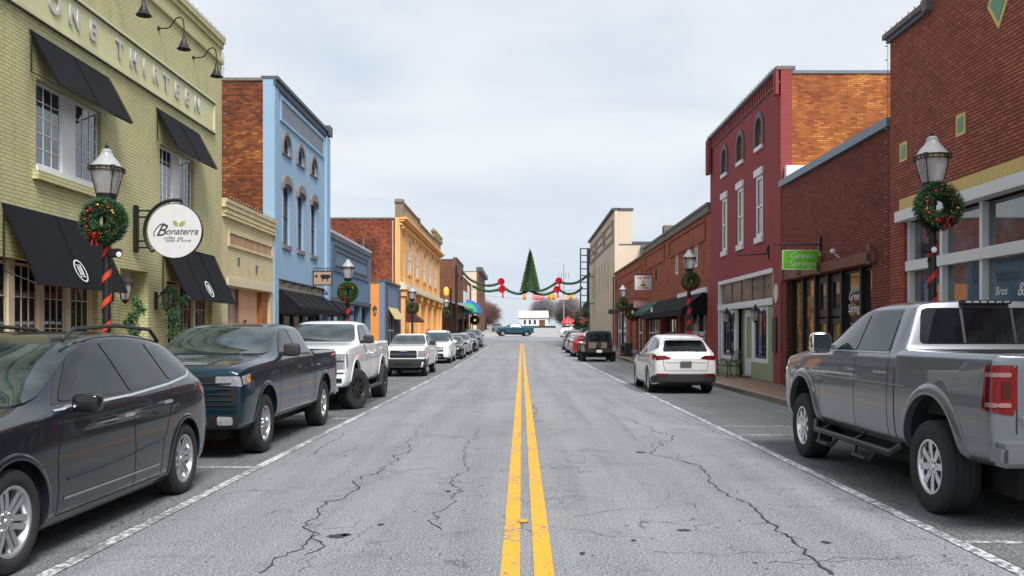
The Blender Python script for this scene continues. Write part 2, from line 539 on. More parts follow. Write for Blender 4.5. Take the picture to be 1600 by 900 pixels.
# markings
mb = MB(); sheet(mb, -.150, -.012, -20, 97, .008); sheet(mb, .088, .230, -20, 97, .008); struct(mb, 'centre_line_marking', M_yel)
mb = MB(); sheet(mb, -3.40, -3.28, -20, 92, .008); sheet(mb, 3.48, 3.60, -20, 92, .008)
for y in (-1.7, 4.8, 11.3, 17.8, 24.3, 30.8, 37.3, 43.8, 50.3, 56.8): sheet(mb, -5.9, -3.404, y, y + .1, .0085)
for y in (-5.5, .8, 7.22, 14.9, 16.3, 22.3, 29, 35.5, 42, 48.5, 55): sheet(mb, 3.604, 6.1, y, y + .1, .0085)
struct(mb, 'edge_line_marking', M_wht)

# pavements and kerbs
def paver_mat(name, c1, c2, mort):
    m, n, l, b = new_mat(name)
    g = n.new("ShaderNodeNewGeometry").outputs['Position']
    t = n.new("ShaderNodeTexBrick"); t.inputs['Scale'].default_value = 1; t.inputs['Brick Width'].default_value = .6; t.inputs['Row Height'].default_value = .6; t.offset = 0
    t.inputs['Mortar Size'].default_value = .008
    t.inputs['Color1'].default_value = (*c1, 1); t.inputs['Color2'].default_value = (*c2, 1); t.inputs['Mortar'].default_value = (*mort, 1)
    l.new(g, t.inputs['Vector'])
    c = _mix(n, l, _ramp(n, l, _noise(n, l, g, 1.3, 6, .7), .4, .75, (0,) * 3, (.5,) * 3), t.outputs['Color'], [x * .5 for x in c1])
    l.new(c, b.inputs['Base Color']); b.inputs['Roughness'].default_value = .85
    _bump(n, l, b, _math(n, l, 'SUBTRACT', _noise(n, l, g, 50, 3), t.outputs['Fac']), .4, .008)
    return m
M_side = paver_mat('tan_pavement', (.22, .13, .085), (.26, .16, .11), (.1, .07, .05))
M_kerb = plain('kerb_concrete', (.2, .16, .13), .9, var=.3, scale=2, bump=.3)
mb = MB(); kerbbox(mb, -8.6, -6.15, -30, 131, -.05, .13); kerbbox(mb, -14, -8.6, 49.8, 55, -.05, .128); struct(mb, 'pavement', M_side)
mb = MB(); kerbbox(mb, -6.15, -5.98, -30, 131, -.05, .134); struct(mb, 'kerb', M_kerb)
mb = MB(); kerbbox(mb, 6.36, 8.6, -30, 131, -.05, .13); struct(mb, 'pavement', M_side)
mb = MB(); kerbbox(mb, 6.18, 6.36, -30, 131, -.05, .134); struct(mb, 'kerb', M_kerb)

# cracks in the asphalt: thin dark gaps
def crack(mb, pts, w0, w1, jag=.05, seed=0, branch=.12):
    rg = random.Random(seed)
    P = [Vector((p[0], p[1])) for p in pts]
    line = [P[0]]
    for a, b in zip(P, P[1:]):
        k = max(2, int((b - a).length / .07)); t = (b - a).normalized(); nn = Vector((-t.y, t.x)); off = 0
        for i in range(1, k + 1):
            off = off * .85 + rg.uniform(-jag, jag)
            e = 1 - abs(2 * i / k - 1) ** 4
            line.append(a.lerp(b, i / k) + nn * off * e)
    N = len(line); last = None
    for i, p in enumerate(line):
        t = (line[min(i + 1, N - 1)] - line[max(i - 1, 0)]).normalized(); nn = Vector((-t.y, t.x))
        w = (w0 + (w1 - w0) * i / N) * rg.uniform(.25, 1.2)
        cur = (p - nn * w / 2, p + nn * w / 2)
        if last: mb.quad(*[(q.x, q.y, gz(q.y) + .0042) for q in (last[0], last[1], cur[1], cur[0])])
        last = cur
        if rg.random() < branch and 2 < i < N - 2:
            q = p.copy(); d = (nn * rg.choice((-1, 1)) + t * rg.uniform(-.6, .6)).normalized(); lw = w * .6; lp = None
            for j in range(rg.randint(2, 7)):
                d = (d + Vector((rg.uniform(-.6, .6), rg.uniform(-.6, .6)))).normalized(); q2 = q + d * rg.uniform(.03, .07); n2 = Vector((-d.y, d.x))
                mb.quad(*[(v.x, v.y, gz(v.y) + .0042) for v in (q - n2 * lw / 2, q + n2 * lw / 2, q2 + n2 * lw * .35, q2 - n2 * lw * .35)])
                q = q2; lw *= .7
def gp(px, py): y = 2380 / (py - 521); return ((px - 815) / 1400 * y, y)
mb = MB()
crack(mb, [gp(*p) for p in ((1300, 898), (1240, 848), (1195, 812), (1120, 762), (1095, 728), (1050, 716), (1010, 708))], .032, .014, .035, 1)
crack(mb, [gp(*p) for p in ((1018, 708), (1050, 684), (1020, 668), (985, 655), (960, 648))], .024, .012, .05, 2)
crack(mb, [gp(*p) for p in ((405, 896), (430, 872), (480, 850), (500, 835), (480, 815), (540, 778), (590, 740), (640, 700), (650, 672))], .026, .010, .06, 3)
crack(mb, [gp(*p) for p in ((475, 868), (502, 850), (492, 830))], .02, .01, .04, 4)
crack(mb, [gp(*p) for p in ((690, 830), (702, 790), (712, 745), (725, 712), (748, 668))], .014, .008, .06, 5)
crack(mb, [gp(*p) for p in ((480, 715), (520, 690), (560, 668))], .014, .007, .05, 6)
crack(mb, [gp(*p) for p in ((150, 835), (240, 790), (330, 760))], .018, .008, .06, 9)
crack(mb, [gp(*p) for p in ((822, 660), (838, 640), (828, 628), (812, 626))], .018, .012, .03, 7, .3)
crack(mb, [gp(*p) for p in ((681, 583), (780, 579))], .09, .07, .02, 8, 0)
crack(mb, [gp(*p) for p in ((670, 661), (800, 657), (1090, 657), (1160, 661))], .008, .008, .05, 10, .05)
crack(mb, [gp(*p) for p in ((880, 560), (930, 620), (1010, 700))], .01, .005, .05, 12)
crack(mb, [gp(*p) for p in ((920, 598), (1000, 640), (1060, 655), (1200, 700))], .012, .01, .06, 13)
rg = random.Random(21)
for i in range(120):
    x, y = rg.uniform(-3.1, 3.3), rg.uniform(6.3, 38); aa = rg.choice((rg.uniform(1.1, 2.0), rg.uniform(-.5, .5), rg.uniform(0, 3.1))); L = rg.uniform(.3, 2.2)
    crack(mb, [(x, y), (x + L * .5 * math.cos(aa) + rg.uniform(-.15, .15), y + L * .5 * math.sin(aa)), (x + L * math.cos(aa), y + L * math.sin(aa))], rg.uniform(.004, .010), .003, .06, 100 + i, .3)
rg = random.Random(5)
for i in range(320):      # small pits
    x, y = rg.uniform(-3.2, 3.4), 6.2 + rg.random() ** 1.3 * 30
    w, h_ = rg.uniform(.006, .03), rg.uniform(.005, .02)
    n_ = 7; a0 = rg.random() * 6
    mb.bm.faces.new([mb.bm.verts.new((x + w * rg.uniform(.5, 1) * math.cos(a0 + 6.283 * k / n_), y + h_ * rg.uniform(.5, 1) * math.sin(a0 + 6.283 * k / n_), gz(y) + .0044)) for k in range(n_)])
for (px, py, w, h_) in ((528, 838, .11, .03), (540, 836, .07, .02), (1068, 829, .07, .016), (1000, 707, .1, .035), (1290, 848, .05, .02), (595, 820, .04, .02), (700, 768, .04, .02), (910, 865, .03, .02), (990, 845, .03, .015)):
    x, y = gp(px, py); n_ = 22
    mb.bm.faces.new([mb.bm.verts.new((x + w * rg.uniform(.45, 1) * math.cos(6.283 * k / n_), y + h_ * 3 * rg.uniform(.6, 1) * math.sin(6.283 * k / n_), .0046)) for k in range(n_)])
o = struct(mb, 'road_cracks', plain('crack_gap', (.035, .036, .038), .95))
mb = MB(); mb.lathe([(.045, 0), (.05, .012), (.035, .022), (.001, .024)], 20, c=(.012, 8.05, .008))
top_mesh(mb, 'road_stud', plain('stud_yellow', (.5, .3, .05), .5), 'small round yellow stud set between the two yellow centre lines', 'road stud')
# ---------------------------------------------------------------- buildings
def win(B, P, a0, a1, b0, b1, nx=1, ny=2, fm=None, gm=None, fw=.06, rise=0, d=-.15, mun=.03, sill=None, sm=None, name='window', sillw=.06, ft=.05):
    fm = fm or M_white; gm = gm or M_pane
    outer = archp(a0, a1, b0, b1, rise)
    holes = []
    top = b1 - rise if rise else b1
    iw = (a1 - a0 - 2 * fw - (nx - 1) * mun) / nx
    ttop = top - (0 if rise else fw)
    ih = (ttop - b0 - fw - (ny - 1) * mun) / ny
    if rise and ih < .05:
        holes.append(archp(a0 + fw, a1 - fw, b0 + fw, b1 - fw, max(.02, rise - fw)))
    else:
        for i in range(nx):
            for j in range(ny):
                x = a0 + fw + i * (iw + mun); z = b0 + fw + j * (ih + mun)
                holes.append(rect(x, x + iw, z, z + ih))
        if rise:
            holes.append([(a0 + fw, top + mun)] + [(a1 - fw, top + mun)] + [q for q in archp(a0 + fw, a1 - fw, b0, b1 - fw, max(.02, rise - fw))[2:] if q[1] > top + mun + .01])
    w = MB().slab(P, outer, holes, d, d + ft).build(name, fm, B)
    e = .012
    pp = archp(a0 + e, a1 - e, b0 + e, b1 - e, rise)
    pn = MB(); pn.bm.faces.new([pn.bm.verts.new(P(x, z, d + .012)) for x, z in pp])
    p = finish(pn.bm, 'pane', gm, w, None, org_of(B))
    if sill is not None:
        MB().obox(P, a0 - sillw, a1 + sillw, b0 - sill, b0 - .003, d + .01, .07).build('sill', sm or fm, w)
    return w

def awning(B, P, a0, a1, z1, z0, dep, mat=None, val=0.0, sides=False, name='awning', label=None, zb=None):
    mat = mat or M_awn; t = .012
    m = MB()
    for (u, v) in (((0, z1), (dep, z0)),):
        p = [P(a0, z1, .01), P(a1, z1, .01), P(a1, z0, dep), P(a0, z0, dep)]
        nrm = (p[1] - p[0]).cross(p[3] - p[0]).normalized() * t
        m.prism(p, nrm)
    kk = max(2, int((a1 - a0) / 1.1))
    for q in range(kk + 1):
        aa = a0 + .012 + (a1 - a0 - .024) * q / kk; m.tube([P(aa, z1 - .02, .035), P(aa, (z1 + z0) / 2, dep / 2 + .022), P(aa, z0 + .01, dep + .012)], .009, 4)
    if val: m.obox(P, a0, a1, z0 - val, z0, dep - t, dep)
    if sides:
        for a in (a0, a1 - t):
            q = [P(a, z1, .01), P(a, z0, dep), P(a, z0 - val, dep), P(a, z0 - val, .01)]
            m.prism(q, P(t, 0, 0) - P(0, 0, 0))
    w = m.build(name, mat, B)
    if label: w['label'] = label
    if not sides:
        f = MB(); zb = z0 + .2 if zb is None else zb
        for a in (a0 + .02, a1 - .02):
            f.tube([P(a, z1 - .03, .03), P(a, zb, .03)], .014, 6).tube([P(a, z0, dep - .03), P(a, zb, .03)], .012, 6).tube([P(a, z1 - .03, .02), P(a, z0 - .01, dep - .02)], .012, 6)
        f.tube([P(a0, z0, dep - .02), P(a1, z0, dep - .02)], .012, 6)
        f.build('awning_frame', M_black, w)
    return w

def building(name, label, side, x, y0, y1, z1, dep, wm, sm, holes=(), roof_z=None, near=None, th=.35, group=None, z0=-1.0, cat='building', coping=None, cop_h=.12, cop_d=.06, roofm=None):
    """front wall with real openings, body behind it, roof and coping"""
    P = Lf(x) if side == 'L' else Rf(x)
    B = thing(name, label, cat, (x, y0, gz(y0)), group)
    MB().slab(P, rect(y0, y1, z0, z1), holes, -th, 0).build('front_wall', wm, B)
    rz = roof_z or z1 - .5
    s = -1 if side == 'L' else 1
    xa, xb = x + s * (th + .002), x + s * dep
    m = MB().box(min(xa, xb), max(xa, xb), y0 + .004, y1 - .004, z0, rz)
    m.build('side_wall', sm, B)
    MB().box(min(xa, xb), max(xa, xb), y0 - .03, y1 + .03, rz + .002, rz + .1).build('roof', roofm or plain('roof_flashing', (.1, .1, .1), .7), B)
    if coping:
        MB().obox(P, y0 - .02, y1 + .02, z1 + .002, z1 + cop_h, -th - .05, cop_d).build('coping', coping, B)
    return B, P

# brick kinds
PB_green = brick('green_painted_brick', (.60, .57, .315), (.64, .605, .34), (.40, .375, .19), (.30, .28, .13), .4, bump=1.0)
PB_cream = brick('cream_painted_brick', (.70, .61, .37), (.74, .65, .40), (.5, .42, .26), (.36, .25, .14), .45, bump=.5)
PB_blue = brick('blue_painted_brick', (.29, .44, .58), (.305, .455, .60), (.26, .40, .54), (.26, .4, .52), .2, bump=.3)
PB_slate = brick('slate_blue_painted_brick', (.13, .22, .33), (.14, .23, .345), (.11, .19, .28), (.1, .15, .2), .3, bump=.4)
B_rust = brick('old_orange_brick', (.3,.1,.03), (.2,.05,.02), (.12, .06, .035), (.03, .015, .01), .5, pal=[(.07, .025, .014), (.19, .048, .018), (.32, .085, .022), (.66, .28, .06)], pscale=.5, pamt=.65, bump=.9)
B_orange = brick('bright_orange_brick', (.3,.1,.03), (.2,.05,.02), (.28, .11, .045), (.10, .04, .02), .35, pal=[(.20, .058, .028), (.36, .10, .032), (.50, .16, .04), (.72, .32, .075)], pscale=.8, pamt=.65, bump=.9)
B_red = brick('dark_red_brick', (.2,.04,.03), (.1,.02,.02), (.035, .014, .012), (.03, .012, .01), .3, pal=[(.17, .042, .03), (.23, .057, .040), (.29, .076, .052), (.34, .10, .068)], pamt=.3, bump=.9)
B_red2 = brick('red_brown_brick', (.2,.04,.03), (.1,.02,.02), (.055, .026, .02), (.05, .02, .015), .25, pal=[(.26, .070, .046), (.36, .098, .064), (.44, .125, .080), (.50, .17, .11)], pamt=.3, bump=.9)
B_burg = brick('burgundy_painted_brick', (.33, .068, .070), (.37, .078, .080), (.23, .046, .048), (.2, .04, .035), .25, bump=.8)
B_terra = brick('terracotta_brick', (.2,.04,.03), (.1,.02,.02), (.26, .085, .05), (.20, .06, .03), .35, pal=[(.22, .055, .03), (.34, .085, .042), (.46, .13, .06), (.55, .18, .09)], pamt=.35, bump=.7)
B_brown = brick('brown_brick', (.2,.04,.03), (.1,.02,.02), (.16, .10, .07), (.06, .03, .02), .3, pal=[(.10, .04, .025), (.19, .07, .042), (.26, .105, .06), (.33, .15, .09)], pamt=.35, bump=.7)
PB_yel = brick('yellow_painted_brick', (.72, .43, .13), (.75, .45, .14), (.66, .38, .12), (.45, .2, .07), .4, bump=.3)
M_stone = plain('ochre_stucco', (.76, .41, .15), .8, var=.14, scale=1.2, bump=.2)
M_orst = plain('orange_stucco', (.68, .27, .07), .85, var=.15, scale=1.5, bump=.2)
M_cst = plain('cream_stucco', (.60, .50, .38), .85, var=.1, scale=1, bump=.15)
M_grey = plain('grey_paint', (.16, .18, .21), .6)
M_dgrey = plain('dark_grey_trim', (.07, .08, .095), .6)
M_metalcop = plain('blue_grey_flashing', (.16, .21, .27), .45, .3)
M_lichen = plain('weathered_stone', (.16, .15, .13), .9, var=.4, scale=4, bump=.5)
M_yb = plain('buff_soldier_brick', (.62, .47, .18), .8, var=.15, scale=10, bump=.2)
M_tile = plain('green_tile', (.03, .2, .07), .25, var=.5, scale=30)

# ---- green painted building, left
U = [(10.15, 12.55), (15.5, 17.9), (20.8, 22.95)]
holes = [rect(a, b, 4.52, 6.12) for a, b in U] + [rect(6.6, 12.9, .55, 2.95), rect(14.0, 17.75, .55, 2.95), rect(18.75, 20.15, .13, 3.08), rect(21.2, 24.3, .55, 2.95)]
B, P = building('painted_brick_building', 'pale green painted brick building with large black awnings and raised lettering along its frieze', 'L', -8.4, 2, 25.1, 9.8, 14, PB_green, PB_green, holes, 9.2)
MB().obox(P, 2, 25.13, 9.8, 9.95, -.4, .10).obox(P, 2, 25.1, 9.22, 9.34, .001, .07).obox(P, 2, 25.12, 9.66, 9.797, .001, .05).build('cornice', PB_green, B)
M_band = plain('pale_green_render', (.60, .585, .34), .85, var=.12, scale=3, bump=.2)
MB().obox(P, 2.5, 24.35, 7.22, 7.95, .001, .02).build('frieze_panel', M_band, B)
m = MB()
for z in (7.14, 7.955): m.obox(P, 2.5, 24.45, z, z + .075, .001, .06)
m.obox(P, 24.352, 24.43, 7.217, 7.953, .001, .058); m.build('frieze_moulding', M_band, B)
m = MB()
for z in (7.125, 7.94): m.obox(P, 2.5, 24.45, z, z + .013, .001, .075)
m.build('frieze_drip', M_dgrey, B)
LY = [(16.04, 'O'), (16.75, 'N'), (17.47, 'E'), (18.63, 'T'), (19.3, 'H'), (19.86, 'I'), (20.48, 'R'), (21.07, 'T'), (21.74, 'E'), (22.4, 'E'), (23.1, 'N')]
for (yy, ch) in LY: text(ch, 'letter', plain('letter_white', (.5, .5, .48), .5), B, P, yy, 7.585, .52, .04, .014, bold=.014)
for (a, b) in U:
    for (c, d_) in ((a + .03, a + .96 * (b - a) / 2.4), (b - .96 * (b - a) / 2.4, b - .03)):
        win(B, P, c, d_, 4.62, 6.1, 3, 5, M_white, M_pane, .06, 0, -.085, .013, ft=.022)
    m = MB().obox(P, a + .96 * (b - a) / 2.4 - .002, b - .96 * (b - a) / 2.4 + .002, 4.62, 6.1, -.17, -.04).obox(P, a + .002, b - .002, 4.53, 4.615, -.2, .03)
    m.build('window_mullion', M_white, B)
    MB().obox(P, a - .12, b + .12, 4.36, 4.515, .001, .11).build('sill', PB_green, B)
    awning(B, P, a - .22, b + .28, 6.9, 5.96, .51, zb=6.17)
for (a, b, n_) in ((6.6, 12.9, 6), (14.0, 17.75, 4), (21.2, 24.3, 3)):
    w_ = (b - a) / n_
    for k in range(n_):
        win(B, P, a + k * w_ + .09, a + (k + 1) * w_ - .09, .68, 2.9, 3, 4, M_cream, M_paned, .05, 0, -.16, .018, ft=.025)
    m = MB()
    for k in range(n_ + 1): m.obox(P, max(a + .003, a + k * w_ - .087), min(b - .003, a + k * w_ + .087), .62, 2.94, -.24, -.1)
    m.obox(P, a, b, .551, .615, -.3, .05).build('window_mullion', M_cream, B)
for (a, b) in ((6.3, 13.0), (14.46, 17.72), (20.9, 24.4)):
    w = awning(B, P, a, b, 3.82, 2.5, .6, zb=2.72)
    lc = {6.3: 9.6, 14.46: 16.12, 20.9: 22.76}[a]
    # ring emblem lying on the slope
    sl = Vector((.6, 0, -1.32)).normalized(); nn = Vector((1.32, 0, .6)).normalized()
    o_ = Vector((-8.4, 0, 3.82)) + sl * 1.10 + nn * .017
    Q = lambda u, v, d=0, o_=o_, sl=sl, nn=nn: Vector((o_.x, u, o_.z)) - sl * v + nn * d + Vector((0, 0, 0))
    m = MB(); ci = lambda r: [(lc + r * math.cos(2 * math.pi * k / 28), r * 1.12 * math.sin(2 * math.pi * k / 28)) for k in range(28)]
    m.slab(Q, ci(.20), [ci(.172)], 0, .004)
    for dx in (-.06, 0, .06): m.slab(Q, rect(lc + dx - .016, lc + dx + .016, -.09, .09), [], 0, .004)
    m.slab(Q, rect(lc - .1, lc + .1, .105, .122), [], 0, .004); m.slab(Q, rect(lc - .1, lc + .1, -.122, -.105), [], 0, .004)
    m.build('emblem', plain('white_print', (.75, .75, .75), .6), w)
# shop door with a light above
m = MB().slab(P, rect(18.78, 20.12, .14, 3.05), [rect(18.92, 19.98, 2.35, 2.93), rect(19.06, 19.84, .55, 1.95)], -.45, -.38)
d_ = m.build('door', M_white, B)
MB().slab(P, rect(18.9, 20.0, .5, 2.95), [], -.435, -.425).build('pane', M_paned, d_)
MB().tube([P(19.0, 1.0, -.36), P(19.0, 1.35, -.36)], .015).build('handle', M_black, d_)
# gooseneck lamps
def gooseneck(y):
    t = thing('gooseneck_lamp', 'black gooseneck lamp over the raised lettering', 'wall lamp', (-8.4, y, 8.75), 'gooseneck lamps along the frieze')
    MB().lathe([(.05, 0), (.05, .03), (.02, .04), (.015, .06)], 12, 'x', (-8.4, y, 8.75)).build('wall_mount', M_black, t)
    pts = [(-8.38, y, 8.75), (-8.2, y, 8.75), (-8.12, y, 8.78), (-8.05, y, 8.88), (-7.98, y, 8.98), (-7.89, y, 9.01), (-7.82, y, 8.95), (-7.8, y, 8.8), (-7.8, y, 8.55)]
    MB().tube(pts, .016, 8).build('arm', M_black, t, 40)
    MB().lathe([(.03, 8.6), (.035, 8.52), (.05, 8.47), (.13, 8.3), (.16, 8.27), (.158, 8.262), (.045, 8.44), (.001, 8.46)], 20, 'z', (-7.8, y, 0)).build('lamp_shade', M_black, t, 40)
    return t
for i, y in enumerate((9.7, 11.9, 14.1, 16.3, 18.5, 20.7, 22.9)):
    t = gooseneck(y)
    t['label'] = {0: 'black gooseneck lamp closest to the viewer along the frieze', 1: 'second black gooseneck lamp from the viewer along the frieze', 2: 'third black gooseneck lamp from the viewer along the frieze', 3: 'black gooseneck lamp above the first letters O and N', 5: 'black gooseneck lamp above the letters T and E, second from the far corner', 6: 'black gooseneck lamp nearest the far corner of the green building', 4: 'black gooseneck lamp cut by the top of the photo, above the letters T and H'}.get(i, 'black gooseneck lamp above the raised lettering near the street viewer')
def lantern(x, y, z, lab, sgn=1, s=1.0, out=.28):
    t = thing('wall_lantern', lab, 'wall lantern', (x, y, z))
    X = x + sgn * out
    MB().obox(Lf(x) if sgn > 0 else Rf(x), y - .06, y + .06, z - .25, z + .15, .0, .03).tube([(x + sgn * .02, y, z), (x + sgn * .15, y, z + .12), (X, y, z + .3)], .014, 6).build('bracket', M_black, t)
    MB().lathe([(.02, z + .32), (.05, z + .24), (.15 * s, z + .14), (.16 * s, z + .11)], 6, 'z', (X, y, 0)).build('cap', M_black, t)
    c = MB()
    for k in range(6):
        a = math.pi * k / 3; c.tube([(X + .135 * s * math.cos(a), y + .135 * s * math.sin(a), z + .12), (X + .08 * s * math.cos(a), y + .08 * s * math.sin(a), z - .22)], .009, 4)
    c.lathe([(.085 * s, z - .23), (.05, z - .27), (.02, z - .31)], 6, 'z', (X, y, 0)).build('cage', M_black, t)
    MB().lathe([(.12 * s, z + .11), (.07 * s, z - .22)], 6, 'z', (X, y, 0)).build('glass', glass('lantern_glass', (.3, .28, .24), 1.5, .1), t)
    return t
lantern(-8.4, 18.35, 2.62, 'black wall lantern beside the white door of the green building', 1, 1.1)
lantern(-8.4, 20.55, 2.5, 'black wall lantern left of the second shop window of the green building', 1, 1.1)

# ---- low cream building
holes = [rect(25.6, 29.95, .13, 3.05)]
B, P = building('low_shop_building', 'low cream painted brick building with a peeling boarded shop opening', 'L', -8.4, 25.104, 30.296, 5.4, 13, PB_cream, PB_cream, holes, 5.0)
M_ptile = plain('peach_trim', (.58, .36, .24), .8, var=.2, scale=6)
m = MB().obox(P, 25.11, 30.29, 5.402, 5.5, -.4, .14).obox(P, 25.11, 30.29, 5.0, 5.06, .001, .1)
k = 25.2
while k < 30.2: m.obox(P, k, k + .07, 5.12, 5.25, .001, .09); k += .15
m.obox(P, 25.11, 30.29, 5.262, 5.398, .001, .11).build('cornice', PB_cream, B)
MB().obox(P, 25.7, 30.0, 4.28, 4.58, .001, .02).build('inset_panel', brick('weathered_inset_brick', (.45, .22, .12), (.5, .28, .17), (.5, .36, .24), big=[((.55, .4, .28), 2, .8, .45, .6)]), B)
m = MB(); m.slab(P, rect(25.6, 30.1, 4.2, 4.66), [rect(25.68, 30.02, 4.27, 4.59)], .001, .05); m.build('panel_moulding', PB_cream, B)
MB().obox(P, 25.5, 30.1, 3.08, 3.3, .001, .06).build('lintel', M_cream, B)
MB().obox(P, 27.2, 29.3, .13, 3.04, -.32, -.25).build('plaster_panel', plain('peeling_plaster', (.60, .37, .23), .9, var=.3, scale=1.6, bump=.3), B)
MB().obox(P, 25.605, 27.19, .13, 3.04, -.32, -.26).build('brick_infill', brick('pale_whitewashed_brick', (.34, .22, .18), (.4, .3, .25), (.4, .34, .3), big=[((.55, .48, .42), 1.6, .8, .42, .6)]), B)
MB().obox(P, 29.31, 29.945, .13, 3.04, -.32, -.1).build('brick_pier', brick('orange_pier_brick', (.5, .2, .07), (.42, .15, .06), (.3, .15, .08)), B)
m = MB().obox(P, 27.1, 27.19, .14, 3.04, -.25, -.18).obox(P, 27.2, 29.3, 1.4, 1.55, -.24, -.21); m.build('timber', plain('old_timber', (.2, .12, .07), .9, var=.4), B)
m = MB().obox(P, 26.5, 26.62, 3.72, 3.95, .001, .03).obox(P, 28.3, 28.42, 3.62, 3.85, .001, .03); m.build('vent', M_dgrey, B)

# ---- blue building
WY = (31.95, 34.0, 36.15)
sh = rect(31.0, 38.3, .13, 3.6)
holes = [sh] + [archp(c - .5, c + .5, 4.85, 7.02, .15) for c in WY] + [archp(c - .5, c + .5, 8.05, 8.75, .5) for c in WY]
B, P = building('tall_shop_building', 'tall sky blue painted brick building with three hooded upper windows', 'L', -8.4, 30.304, 38.796, 10.3, 16, PB_blue, B_rust, holes, 10.25, roofm=M_lichen)
MB().obox(P, 30.3, 38.8, 10.302, 10.42, -.42, .16).obox(P, 30.3, 38.8, 10.1, 10.3, .001, .08).obox(P, 38.3, 38.9, 10.2, 10.6, -.3, .2).build('coping', M_dgrey, B)
MB().obox(P, 31.2, 37.8, 9.2, 9.86, .001, .02).build('name_panel', M_grey, B)
m = MB(); m.slab(P, rect(31.1, 37.9, 9.1, 9.96), [rect(31.2, 37.8, 9.2, 9.86)], .001, .06); m.build('panel_moulding', PB_blue, B)
MB().obox(P, 38.15, 38.79, -.5, 10.09, .001, .12).obox(P, 30.31, 30.8, -.5, 10.09, .001, .05).islands('pilaster', PB_blue, B)
M_hood = plain('grey_brown_hood', (.19, .16, .155), .8, var=.2, scale=6)
for c in WY:
    win(B, P, c - .5, c + .5, 4.85, 7.02, 1, 2, M_dgrey, M_paned, .07, .15, -.13, .05, .16, M_hood)
    MB().obox(P, c - .485, c - .34, 4.92, 6.86, -.075, -.02).build('shutter_edge', M_white, B)
    win(B, P, c - .5, c + .5, 8.05, 8.75, 1, 1, M_dgrey, glass('dark_arch_pane', (.02, .02, .02), 1.5), .06, .5, -.12)
    m = MB(); m.slab(P, archp(c - .64, c + .64, 6.8, 7.3, .3), [archp(c - .5, c + .5, 6.7, 7.02, .15)], .001, .10)
    m.slab(P, archp(c - .62, c + .62, 8.02, 8.9, .62), [archp(c - .5, c + .5, 8.05, 8.75, .5)], .002, .07)
    m.islands('window_hood', M_hood, B)
MB().obox(P, 31.05, 38.25, 3.2, 3.58, -.2, -.1).build('sign_board', plain('beige_board', (.3, .25, .19), .8), B)
m = MB()
for y in (31.8, 33.2, 34.6, 36.2, 37.6): m.tube([P(y, 3.5, -.1), P(y, 3.55, .12), P(y, 3.45, .2)], .02, 6).lathe([(.03, 3.45), (.08, 3.32), (.001, 3.33)], 10, 'z', P(y, 0, .2))
m.build('lamp_row', M_black, B)
awning(B, P, 31.0, 38.3, 3.25, 2.62, .72, M_awn, .2, True)
m = MB()
for k in range(5): m.slab(P, rect(31.02 + k * 1.45, 32.42 + k * 1.45, .14, 3.18), [rect(31.1 + k * 1.45, 32.34 + k * 1.45, .7, 2.4)], -.34, -.22)
w = m.build('shopfront', M_black, B); MB().slab(P, rect(31.05, 38.2, .6, 2.45), [], -.3, -.29).build('pane', M_paned, w)

# ---- slate blue building
holes = [rect(39.8, 44.0, .6, 3.1), rect(44.9, 46.5, .13, 3.1), rect(47.1, 49.2, .6, 3.1)]
B, P = building('low_shop_building', 'low slate blue brick shop with pale coping and an outlined frieze panel', 'L', -8.4, 38.804, 49.8, 6.15, 15, PB_slate, B_terra, holes, 5.9, coping=plain('pale_coping', (.45, .47, .5), .7), cop_h=.12)
m = MB(); m.slab(P, rect(39.9, 49.0, 4.5, 5.75), [rect(40.0, 48.9, 4.6, 5.65)], .001, .05); m.slab(P, rect(40.3, 48.6, 4.75, 5.5), [rect(40.38, 48.52, 4.83, 5.42)], .001, .04); m.build('frieze_moulding', M_dgrey, B)
MB().obox(P, 38.81, 49.79, 5.92, 6.148, .001, .05).obox(P, 39.0, 49.6, 3.15, 3.32, .001, .08).build('moulding', M_dgrey, B)
for (a, b, f) in ((39.8, 44.0, 3), (44.9, 46.5, 1), (47.1, 49.2, 2)): win(B, P, a, b, .61 if f != 1 else .2, 3.09, f, 1, M_black, M_paned, .1, 0, -.3, .08)
awning(B, P, 38.9, 41.6, 3.2, 2.7, .6, M_awn, .15, True)
lantern(-8.4, 49.55, 2.95, 'black wall lantern at the far corner of the slate blue shop', 1, .9)

# ---- small orange and blue building past the gap
B, P = building('small_shop_building', 'small shop with an orange side wall, slate blue front and striped awning', 'L', -8.4, 55, 61.8, 4.85, 8, plain('slate_blue_paint', (.13, .2, .31), .7), M_orst, [rect(56.2, 60.6, .5, 3.3)], 4.8)
MB().obox(P, 54.98, 61.6, 4.852, 5.0, -.4, .1).obox(P, 55.0, 55.9, .1, 4.6, .001, .08).obox(P, 60.9, 61.79, .1, 4.6, .001, .08).build('trim', M_dgrey, B)
win(B, P, 56.2, 60.6, .5, 3.3, 3, 2, M_white, M_paned, .12, 0, -.3, .12)
m1, m2 = MB(), MB()
for k in range(12):
    a = 56.2 + k * 4.4 / 12; p = [P(a, 3.35, .01), P(a + 4.4 / 12 - .004, 3.35, .01), P(a + 4.4 / 12 - .004, 2.6, .45), P(a, 2.6, .45)]
    (m1 if k % 2 else m2).prism(p, (.01, 0, .01))
w = m1.build('awning', plain('cream_canvas', (.62, .52, .27), .8), B); m2.build('stripe', plain('pale_yellow_canvas', (.45, .33, .12), .8), w)
m = MB().lathe([(.22, 4.95), (.28, 5.3), (.26, 5.32), (.2, 5.0)], 16, 'z', (-9.6, 55.6, 0)); top_mesh(m, 'roof_planter', M_metalcop, 'blue grey planter on the roof of the small orange shop', 'planter')

